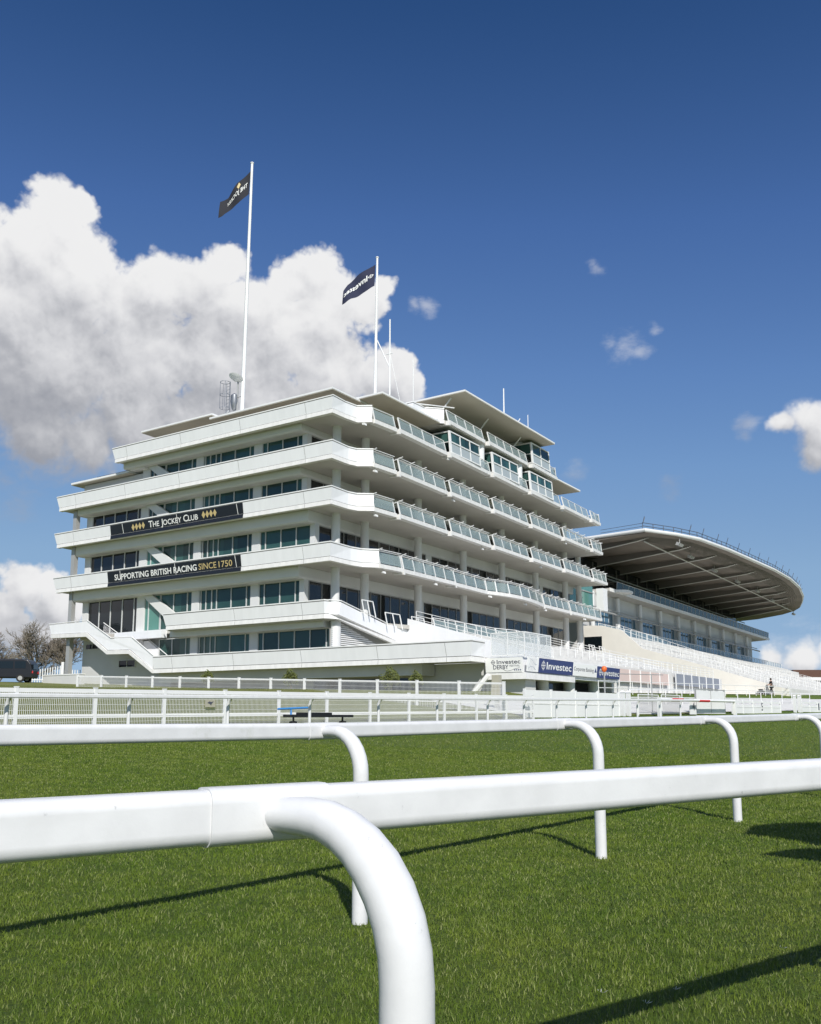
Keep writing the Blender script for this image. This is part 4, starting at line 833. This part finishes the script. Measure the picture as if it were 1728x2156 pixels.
def mast(label, u, v, z0, z1, r, extra=()):
    x, y, _ = bw(u, v); o = thing('antenna_mast', label, 'antenna', (x, y, z0), RZ, 'thin roof-top masts'); b = MB(); b.tube([(0, 0, -.1), (0, 0, z1 - z0)], r, 8, r * .7); b.build('pole', M['white'], o, smooth=True)
    for p, q, rr in extra: b = MB(); b.tube([p, q], rr, 6); b.build('aerial', M['white'], o)
mast('white mast with a slanting side aerial and a stay, right of the shorter flagpole', 4, 12.9, 25.8, 36.3, .09, [((0, 0, 6.0), (-1.4, 0, 8.9), .05), ((0, 0, 7.4), (1.2, .8, .2), .025), ((-.4, 0, 7.3), (.3, 0, 7.3), .05)])
mast('short white mast standing left of the top canopy', 1, 12.1, 25.9, 31.6, .045)
mast('plain white mast on the middle of the top canopy roof', 0, 26.9, 29.1, 33.4, .08, [((.8, .6, .2), (1.3, .9, 1.2), .05)])
mast('thin white mast near the far end of the top canopy roof', 0, 32.25, 29.1, 32.2, .05)

# ------------------------------------------------------------------ far side of the track: boards, gates, small things
def tp_root(name, label, cat, p, t, group=None): return thing(name, label, cat, pt(p, t), pi / 2 - BE, group)   # local x runs along the track
def board_run(label, t0, t1, n, top, p=22.5, text=None, gap=False, group='white boards and gates along the far rail'):
    r = tp_root('hoarding', label, 'hoarding', p, t0, group); zb = pt(p, t0)[2]; L = t1 - t0; H = top - zb
    for i in range(n):
        b = MB(); b.box(i * L / n + .05, (i + 1) * L / n - .05, -.03, .03, .03, H - (.28 if gap else 0)); b.build('board', M['white'], r)
        if gap: b = MB(); b.box(i * L / n + .05, (i + 1) * L / n - .05, -.03, .03, H - .14, H); b.build('rail', M['white'], r)
        b = MB(); b.box(i * L / n + .1, (i + 1) * L / n - .1, -.045, -.03, H * .50, H * .55); b.build('batten', M['kerb'], r)
    for i in range(n + 1): b = MB(); b.box(i * L / n - .055, i * L / n + .055, -.055, .055, -.2, H + .06); b.build('post', M['white'], r)
    if text:
        body, x, z = text; b = MB(); put(b, text_shape(body, .34, .55), lambda a, c: (x + a, -.05, z + c)); b.build('number', M['ink'], r, fix=False)
board_run('row of tall plain white boards between the mesh fence and the gates', 35.2, 44.4, 4, 2.44)
board_run('low white boards with an open top rail and the number 5', 60.7, 70.4, 5, 2.30, text=('5', 5.5, .25), gap=True)
board_run('low white boards at the far right of the picture carrying the number 1', 75.6, 86, 5, 2.40, text=('1', 4.2, .2), gap=True)
r = tp_root('gate', 'tall white gate with a dark slatted top rail', 'gate', 22.5, 54.6); zb = pt(22.5, 54.6)[2]
for x0 in (0, 2.36): b = MB(); b.box(x0 + .04, x0 + 2.32, -.03, .03, .06, 1.5); b.build('leaf', M['white'], r)
b = MB(); [b.box(x0, x0 + .05, -.05, .05, 0, 1.62) for x0 in (-.03, 2.32, 4.68)]; b.box(0, 4.7, -.05, .05, 1.54, 1.60); b.build('frame', M['steel'], r)
r = tp_root('number_board', 'white upright board with the number 4 beside the tall gate', 'sign', 22.3, 53.2)
b = MB(); b.box(0, .9, -.03, .03, .05, 1.0); b.build('board', M['white'], r); b = MB(); put(b, text_shape('4', .34, .5), lambda a, c: (.3 + a, -.045, .3 + c)); b.build('number', M['ink'], r, fix=False)
r = tp_root('barrier_pole', 'white barrier pole with red bands in front of the gates', 'barrier', 21.9, 48.0); zb = pt(21.9, 48)[2]
b = MB(); b.tube([(0, 0, 2.18 - zb), (11.6, 0, 2.22 - zb)], .085, 12); b.build('pole', M['white'], r, smooth=True)
for x0 in (1.7, 5.6): b = MB(); b.tube([(x0, 0, 2.186 - zb), (x0 + 1.6, 0, 2.192 - zb)], .089, 12); b.build('band', M['red'], r, smooth=True)
for x0 in (.05, 11.5): b = MB(); b.box(x0 - .09, x0 + .09, -.09, .09, -.1, 2.3 - zb); b.build('post', M['white'], r)
for t, lab in ((46.9, 'white wire crowd gate nearest the tall boards'), (49.9, 'white wire crowd gate behind the barrier pole')):
    r = tp_root('crowd_gate', lab, 'gate', 22.6, t, 'wire crowd gates'); b = MB(); [b.tube([(x, 0, 0), (x, 0, 1.15)], .03, 6) for x in (0, 2.6)]; [b.tube([(0, 0, z), (2.6, 0, z)], .03, 6) for z in (.1, .8, 1.15)]; b.build('frame', M['white'], r)
    b = MB(); [b.tube([(x * .13, 0, .1), (x * .13, 0, 1.15)], .012, 4) for x in range(1, 20)]; b.build('bars', M['steel'], r)
for t, lab in ((44.85, 'white square gatepost at the end of the tall boards'), (45.5, 'second white square gatepost from the end of the tall boards'), (73.9, 'white capped gatepost left of the number 1 boards'), (75.0, 'white capped gatepost touching the number 1 boards')):
    r = tp_root('gatepost', lab, 'post', 22.5, t, 'white gateposts'); b = MB(); b.box(-.1, .1, -.1, .1, -.2, 1.25); b.build('shaft', M['white'], r); b = MB(); b.hexa([(-.13, -.13, 1.25), (.13, -.13, 1.25), (.13, .13, 1.25), (-.13, .13, 1.25), (-.04, -.04, 1.36), (.04, -.04, 1.36), (.04, .04, 1.36), (-.04, .04, 1.36)]); b.build('cap', M['white'], r)
r = tp_root('beacon', 'orange ball beacon on a dark steel pole by the end of the boards', 'beacon', 23.2, 44.2); zb = pt(23.2, 44.2)[2]
b = MB(); b.tube([(0, 0, -.1), (0, 0, 3.6 - zb)], .04, 8); b.build('pole', M['steel'], r); b = MB(); b.lathe([(.01, 3.92 - zb), (.09, 3.9 - zb), (.15, 3.8 - zb), (.14, 3.7 - zb), (.07, 3.6 - zb)], n=14); b.build('ball', M['orange'], r, smooth=True)
r = tp_root('goal_frame', 'thin dark steel frame standing behind the barrier pole', 'frame', 23.4, 45.0); zb = pt(23.4, 45)[2]
b = MB(); b.tube([(0, 0, 3.55 - zb), (7.0, 0, 3.72 - zb)], .025, 6); b.tube([(5.4, 0, 3.7 - zb), (5.4, 0, -.1)], .04, 6); b.build('bars', M['steel'], r)
x0 = 4.2; r = thing('electrical_cabinet', 'beige steel cabinet on a post where the mesh fence meets the kiosk', 'cabinet', (4.25, 45, gxy(4.25, 45)), RZ); zb = gxy(4.25, 45)
b = MB(); b.box(-.20, .20, -.15, .15, 2.66 - zb, 3.26 - zb); b.box(-.23, .23, -.17, .17, 2.1 - zb, 2.63 - zb); b.box(-.215, .215, -.165, .165, 2.635 - zb, 2.655 - zb); b.build('casing', M['cabinet'], r)
b = MB(); b.box(-.08, .08, -.08, .08, -.1, 2.1 - zb); b.build('post', M['steel'], r); b = MB(); b.box(.23, .27, -.1, .1, 2.3 - zb, 2.7 - zb); b.build('conduit', M['steel'], r)
r = tp_root('line_marker', 'blue tubed track marking machine with black trays on the far grass', 'machine', 21.0, 19.2); zb = pt(21, 19.2)[2]
b = MB(); b.box(.15, 2.9, -.2, .2, 1.22 - zb, 1.30 - zb); b.box(.7, 1.9, -.2, .2, 1.30 - zb, 1.37 - zb); b.build('tray', M['blackp'], r); b = MB(); b.tube([(-.25, 0, 1.47 - zb), (1.05, 0, 1.52 - zb), (1.1, 0, 1.33 - zb)], .032, 8); b.tube([(.3, 0, 1.5 - zb), (.3, 0, 1.25 - zb)], .03, 6); b.build('boom', M['blue'], r)
b = MB(); [b.tube([(x, 0, .1), (x, 0, 1.25 - zb)], .03, 6) for x in (.4, 2.6)]; [b.lathe([(.01, .22), (.12, .2), (.12, .02), (.01, 0)], (x, 0), 10) for x in (.4, 2.6)]; b.build('legs', M['blackp'], r)
r = tp_root('plaque', 'small tan plaque with a dark bird shape wired to the mesh fence', 'sign', 21.9, 16.9); zb = pt(21.9, 16.9)[2]
b = MB(); b.box(0, .36, -.02, 0, 1.52 - zb, 1.74 - zb); b.build('plate', M['cabinet'], r); b = MB(); put(b, ([(.06, .12), (.14, .17), (.2, .15), (.3, .17), (.22, .09), (.2, .04), (.16, .09)], [tuple(range(7))]), lambda a, c: (a, -.024, 1.52 - zb + c)); b.build('print', M['ink'], r, fix=False)
# screens along the terrace front
def screen(label, v0, v1, z0, z1, m, group='screens along the terrace front'):
    x, y, _ = bw(-13.8, v0); r = thing('screen', label, 'screen', (x, y, z0), RZ, group); b = MB(); n = max(2, int((v1 - v0) / 2.4)); L = v1 - v0
    b.hexa([(.05, 0, 0), (.05, L, 0), (-.0, L, 0), (-.0, 0, 0), (.05, 0, z1 - z0), (.05, L, z1 - z0), (0, L, z1 - z0), (0, 0, z1 - z0)]); b.build('sheet', M[m], r)
    for i in range(n + 1): b = MB(); b.box(.05, .12, i * L / n - .04, i * L / n + .04, -1.6, z1 - z0 + .05); b.build('post', M['white'], r)
screen('faded pink screen along the terrace front past the kiosk signs', 19.0, 31.5, 4.0, 5.0, 'pink'); screen('grey canvas screen along the far end of the terrace front', 33.5, 48.5, 4.1, 5.15, 'greycloth')
for p, t0, t1, lab in ((26.6, 54, 92, 'long low white handrail along the concrete apron'), (32.0, 60, 104, 'white handrail along the grass strip below the raked terraces')):
    r = tp_root('handrail', lab, 'handrail', p, t0, 'white handrails on the aprons'); z0 = pt(p, t0)[2]; b = MB()
    n = int((t1 - t0) / 2.6)
    for i in range(n + 1): z = float(gz(p, t0 + i * (t1 - t0) / n)) - z0; b.tube([(i * (t1 - t0) / n, 0, z - .1), (i * (t1 - t0) / n, 0, z + 1)], .03, 6)
    for h in (.5, 1.0): b.tube([(i * (t1 - t0) / n, 0, float(gz(p, t0 + i * (t1 - t0) / n)) - z0 + h) for i in range(n + 1)], .03, 6)
    b.build('rail', M['white'], r)
# picket fence and low wall by the left corner
a = (-37.2, 88); r = thing('picket_fence', 'white picket fence stepping up beside the left corner of the tall stand', 'fence', (a[0], a[1], gxy(*a)))
zg = gxy(*a)
for i in range(30):
    x = i * .24; top = min(1.85, 1.05 + .075 * i * .55) if i < 16 else 1.25; b = MB(); b.box(x - .04, x + .04, -.03, .03, -.2, top); b.build('picket', M['white'], r)
for i in (15, 29): b = MB(); b.box(i * .24 - .12, i * .24 + .12, -.12, .12, -.2, 2.0 if i == 15 else 1.5); b.build('post', M['white'], r)
b = MB(); b.box(0, 7, -.06, -.03, .25, .33); b.build('rail', M['white'], r)
r = thing('low_wall', 'low white wall at the foot of the stair of the tall stand', 'wall', (-31.5, 78.5, gxy(-31.5, 78.5)), RZ)
b = MB(); b.box(0, 5.2, -.15, .15, -.3, .62); b.build('wall', M['wall'], r); b = MB(); b.box(-.03, 5.23, -.19, .19, .62, .70); b.build('coping', M['white'], r)
# ------------------------------------------------------------------ shrubs, trees
def leaves(b, c, r, n, size, squash=1.0):
    for _ in range(n):
        d = Vector((random.gauss(0, 1), random.gauss(0, 1), random.gauss(0, 1))).normalized() * r * random.random() ** .4
        d *= 1 + .22 * sin(5 * d.x / r + 3 * d.z / r); p = Vector(c) + Vector((d.x, d.y, d.z * squash)); a = Vector((random.gauss(0, 1), random.gauss(0, 1), random.gauss(0, 1))).normalized(); e = a.orthogonal().normalized() * size * random.uniform(.6, 1.3); a = a * size * .6
        b.add([p - a, p + e * .5, p + a, p - e * .5], [(0, 1, 2, 3)])
for x, y, h, rad_, lab in ((-14.2, 64, .85, .45, 'small round clipped shrub furthest left against the tall stand'), (-7.6, 58, .80, .50, 'small round clipped shrub second from the left against the tall stand'), (-1.1, 52.5, .75, .60, 'large round clipped shrub just left of the smallest one by the kiosk'), (.35, 52, .7, .42, 'smallest round clipped shrub, nearest the kiosk')):
    r = thing('shrub', lab, 'shrub', (x, y, gxy(x, y)), 0, 'clipped shrubs along the foot of the stand'); b = MB(); leaves(b, (0, 0, h), rad_, 900, .09); b.build('foliage', M['leaf'], r, fix=False)
    b = MB(); b.tube([(0, 0, -.1), (.02, 0, h)], .05, 6, .03); b.build('trunk', M['bark'], r)
def bare_tree(label, x, y, H, seed, spread=.62, name='bare_tree'):
    rd_ = random.Random(seed); z = gxy(x, y); root = thing(name, label, 'tree', (x, y, z), 0, 'bare trees left of the stands'); t_, c_ = MB(), MB()
    def grow(p, d, L, r, lev):
        n = 4; pts = [p]; q = p; dd_ = d
        for i in range(n):
            dd_ = (dd_ + Vector((rd_.gauss(0, .10), rd_.gauss(0, .10), rd_.gauss(.03, .06)))).normalized(); q = q + dd_ * L / n; pts.append(q)
        (t_ if lev < 2 else c_).tube(pts, r, 7 if lev < 2 else 3, r * .55, cap=False)
        if lev == 5: return
        k = (5, 6, 5, 4, 4)[lev]
        for i in range(k):
            f_ = .35 + .65 * (i + 1) / k; base = pts[min(n, max(1, int(f_ * n)))]
            a = rd_.random() * 2 * pi; o = dd_.orthogonal().normalized(); o = (Matrix.Rotation(a, 3, dd_) @ o)
            grow(base, (dd_ + o * rd_.uniform(.45, 1.0) * spread * 1.35).normalized(), L * rd_.uniform(.58, .78), max(.026, r * .50), lev + 1)
    grow(Vector((0, 0, -.3)), Vector((0, 0, 1)), H * .30, H * .022, 0)
    t_.build('trunk', M['bark'], root, smooth=True, fix=False); c_.build('crown', M['twig'], root, fix=False)
bare_tree('wide bare tree behind the dark van, its trunk forking low', -53.5, 128, 12.6, 3, .75)
bare_tree('narrow bare tree at the left edge behind the van', -58.6, 130, 10.5, 11, .75)
bare_tree('bare tree half hidden behind the left corner of the tall stand', -49.5, 130, 12.6, 21, .68)
b = MB(); rr = random.Random(5)
for i in range(900):
    x = 160 + rr.random() * 260; y = 330 + rr.random() * 60; z = gxy(x, y); h = rr.uniform(9, 16) + 2 * sin(x * .11)
    for k in range(5): a = rr.random() * 6.28; b.tube([(x, y, z), (x + 1.6 * cos(a), y + 1.6 * sin(a), z + h * rr.uniform(.7, 1))], .22, 3, .05, cap=False)
tag(b.build('treeline', M['bark'], fix=False), 'far line of bare woodland beyond the racecourse', 'trees', kind='stuff')
r = thing('pavilion', 'low far building with a brown roof and white fascia at the right edge', 'building', (100, 205, gxy(100, 205))); zb = gxy(100, 205)
b = MB(); b.box(-15, 40, 0, 14, 0, 9.2 - zb); b.build('wall', M['gshade'], r); b = MB(); b.box(-15.5, 40.5, -.6, 14.5, 9.2 - zb, 9.9 - zb); b.build('fascia', M['white'], r); b = MB(); b.hexa([(-14, -.3, 9.9 - zb), (39, -.3, 9.9 - zb), (39, 14, 9.9 - zb), (-14, 14, 9.9 - zb), (-13, 2, 11.7 - zb), (38, 2, 11.7 - zb), (38, 12, 11.7 - zb), (-13, 12, 11.7 - zb)]); b.build('roof', M['brown'], r)
# ------------------------------------------------------------------ van
vx, vy = -34.6, 78; r = thing('van', 'dark van parked on the lawn at the left edge', 'van', (vx, vy, gxy(vx, vy)), rad(4))
b = MB(); prof = [(2.35, .35), (2.42, .95), (2.30, 1.55), (2.05, 1.86), (1.7, 1.95), (-1.6, 1.95), (-2.0, 1.2), (-2.9, 1.02), (-3.0, .4)]
b.prism([(x, -.92, z) for x, z in prof], (0, 1.84, 0)); o = b.build('body', M['lorry'], r); md = o.modifiers.new('bevel', 'BEVEL'); md.width = .08; md.segments = 3
b = MB(); b.box(1.0, 1.9, -.935, -.925, 1.15, 1.75); b.box(-.4, .85, -.935, -.925, 1.15, 1.75); b.build('side_window', M['gdark'], r)
b = MB(); b.box(2.33, 2.45, -.6, .6, 1.1, 1.5); b.build('rear_window', M['gdark'], r)
for y in (-.72, .72): b = MB(); b.box(2.40, 2.46, y - .1, y + .1, .75, .95); b.build('tail_light', M['red'], r)
for x in (1.5, -2.0):
    for y in (-.86, .86): b = MB(); b.tube([(x, y - .11, .33), (x, y + .11, .33)], .33, 18); w = b.build('wheel', M['tyre'], r, smooth=True); b = MB(); b.tube([(x, y - .118, .33), (x, y + .118, .33)], .19, 14); b.build('rim', M['steel'], w, smooth=True)
# ------------------------------------------------------------------ person with a mower
def skin_body(name, m, J, E_, parent):
    me = bpy.data.meshes.new(name); me.from_pydata([j[0] for j in J], E_, []); o = bpy.data.objects.new(name, me); COL.objects.link(o); o.parent = parent; me.materials.append(m)
    sk = o.modifiers.new('skin', 'SKIN'); sk.use_smooth_shade = True
    for i, j in enumerate(J): v = me.skin_vertices[0].data[i]; v.radius = (j[1], j[1] if len(j) < 3 else j[2]); v.use_root = (i == 0)
    ss = o.modifiers.new('sub', 'SUBSURF'); ss.levels = 1; ss.render_levels = 1; return o
px_, py_, _ = bw(-17.6, 55.4); gzp = gxy(px_, py_) + .05
PR = thing('person', 'person in dark shirt and trousers pushing a mower on the grass strip', 'person', (px_, py_, gzp), rad(185))
J = [((0, 0, .93), .13, .10), ((.02, 0, 1.15), .125, .10), ((.03, 0, 1.36), .14, .09), ((.04, 0, 1.47), .055), ((.06, 0, 1.60), .085, .075), ((.065, 0, 1.70), .07),
     ((.02, .09, .85), .085), ((.16, .10, .48), .06), ((.05, .10, .09), .045), ((.19, .10, .04), .04), ((-.03, -.09, .85), .085), ((-.05, -.10, .47), .06), ((-.26, -.10, .10), .045), ((-.14, -.10, .03), .04),
     ((.03, .19, 1.38), .055), ((.14, .23, 1.12), .042), ((.38, .20, 1.00), .033), ((.46, .19, .99), .035), ((.03, -.19, 1.38), .055), ((.12, -.23, 1.12), .042), ((.38, -.20, 1.00), .033), ((.46, -.19, .99), .035)]
E_ = [(0, 1), (1, 2), (2, 3), (3, 4), (4, 5), (0, 6), (6, 7), (7, 8), (8, 9), (0, 10), (10, 11), (11, 12), (12, 13), (2, 14), (14, 15), (15, 16), (16, 17), (2, 18), (18, 19), (19, 20), (20, 21)]
skin_body('body', M['skin'], J, E_, PR)
k = 1.55; SH = [(J[i][0], J[i][1] * k, (J[i][2] if len(J[i]) > 2 else J[i][1]) * k) for i in (0, 1, 2, 14, 15, 18, 19)]; skin_body('shirt', M['cloth'], SH, [(0, 1), (1, 2), (2, 3), (3, 4), (2, 5), (5, 6)], PR)
TR = [(J[i][0], J[i][1] * 1.6, (J[i][2] if len(J[i]) > 2 else J[i][1]) * 1.6) for i in (0, 6, 7, 8, 10, 11, 12)]; skin_body('trousers', M['cloth'], TR, [(0, 1), (1, 2), (2, 3), (0, 4), (4, 5), (5, 6)], PR)
b = MB(); b.lathe([(.02, 1.78), (.07, 1.76), (.10, 1.70), (.105, 1.63), (.09, 1.57)], (.045, 0), 14); b.build('hair', M['hair'], PR, smooth=True)
for y in (.1, -.1):
    x = .12 if y > 0 else -.2; b = MB(); b.hexa([(x - .12, y - .05, 0), (x + .14, y - .05, 0), (x + .14, y + .05, 0), (x - .12, y + .05, 0), (x - .1, y - .04, .1), (x + .08, y - .04, .08), (x + .08, y + .04, .08), (x - .1, y + .04, .1)]); b.build('shoe', M['blackp'], PR)
MW = thing('lawn_mower', 'black push mower in front of the walking person', 'mower', (px_ - 1.25, py_ - .1, gzp), rad(185))
b = MB(); b.hexa([(-.35, -.28, .12), (.4, -.28, .12), (.4, .28, .12), (-.35, .28, .12), (-.3, -.24, .34), (.34, -.24, .30), (.34, .24, .30), (-.3, .24, .34)]); b.box(-.18, .18, -.16, .16, .34, .56); b.build('deck', M['blackp'], MW)
b = MB(); [b.tube([(-.32, y, .25), (-.78, y, .99)], .018, 6) for y in (-.2, .2)]; b.tube([(-.78, -.21, .99), (-.78, .21, .99)], .02, 6); b.build('handle', M['blackp'], MW)
for x in (-.3, .34):
    for y in (-.31, .31): b = MB(); b.tube([(x, y - .03, .12), (x, y + .03, .12)], .12, 12); b.build('wheel', M['tyre'], MW, smooth=True)
# ------------------------------------------------------------------ made-up boards just right of the frame, added to cast the turf shadow
r = thing('shadow_boards', 'made-up pair of stacked ragged-ended white boards on a post, unseen, shaped to cast the turf shadow', 'sign', (5.4, 5.3, gxy(5.4, 5.3)))
b = MB(); b.tube([(0, 0, -.1), (0, 0, 4.3)], .06, 10); b.build('post', M['white'], r)
for poly in ([(-1.25, 3.62), (-1.05, 3.9), (-.78, 4.2), (-.4, 4.38), (1.2, 4.45), (1.2, 2.80), (-.95, 2.80), (-1.0, 3.2)], [(-1.80, 2.52), (-1.45, 2.72), (-1.25, 2.79), (1.2, 2.79), (1.2, 1.62), (-.75, 1.66), (-1.15, 1.85), (-1.5, 2.18)]):
    b = MB(); b.prism([(x, 0, z) for x, z in poly], (0, .03, 0)); b.build('board', M['white'], r)
# ------------------------------------------------------------------ white flecks on the turf
for i, (x, y) in enumerate(((1.98, 5.05), (1.36, 4.5), (1.20, 4.35), (.86, 4.3), (1.02, 4.15))):
    b = MB(); rr = random.Random(i)
    for k in range(4): a = rr.random() * 6.28; q = .006 + .010 * rr.random(); b.add([(0, 0, .004), (q * 1.5 * cos(a) - .004, q * 1.5 * sin(a), .012), (q * 2 * cos(a), q * 2 * sin(a), .018), (q * 1.5 * cos(a), q * 1.5 * sin(a) + .006, .008)], [(0, 1, 2, 3)])
    o = b.build('feather', M['letter'], fix=False); o.location = (x, y, gxy(x, y) + .018); tag(o, 'tiny white feather lying on the mown turf by the lower rail shadow', 'feather', 'white feathers on the turf')
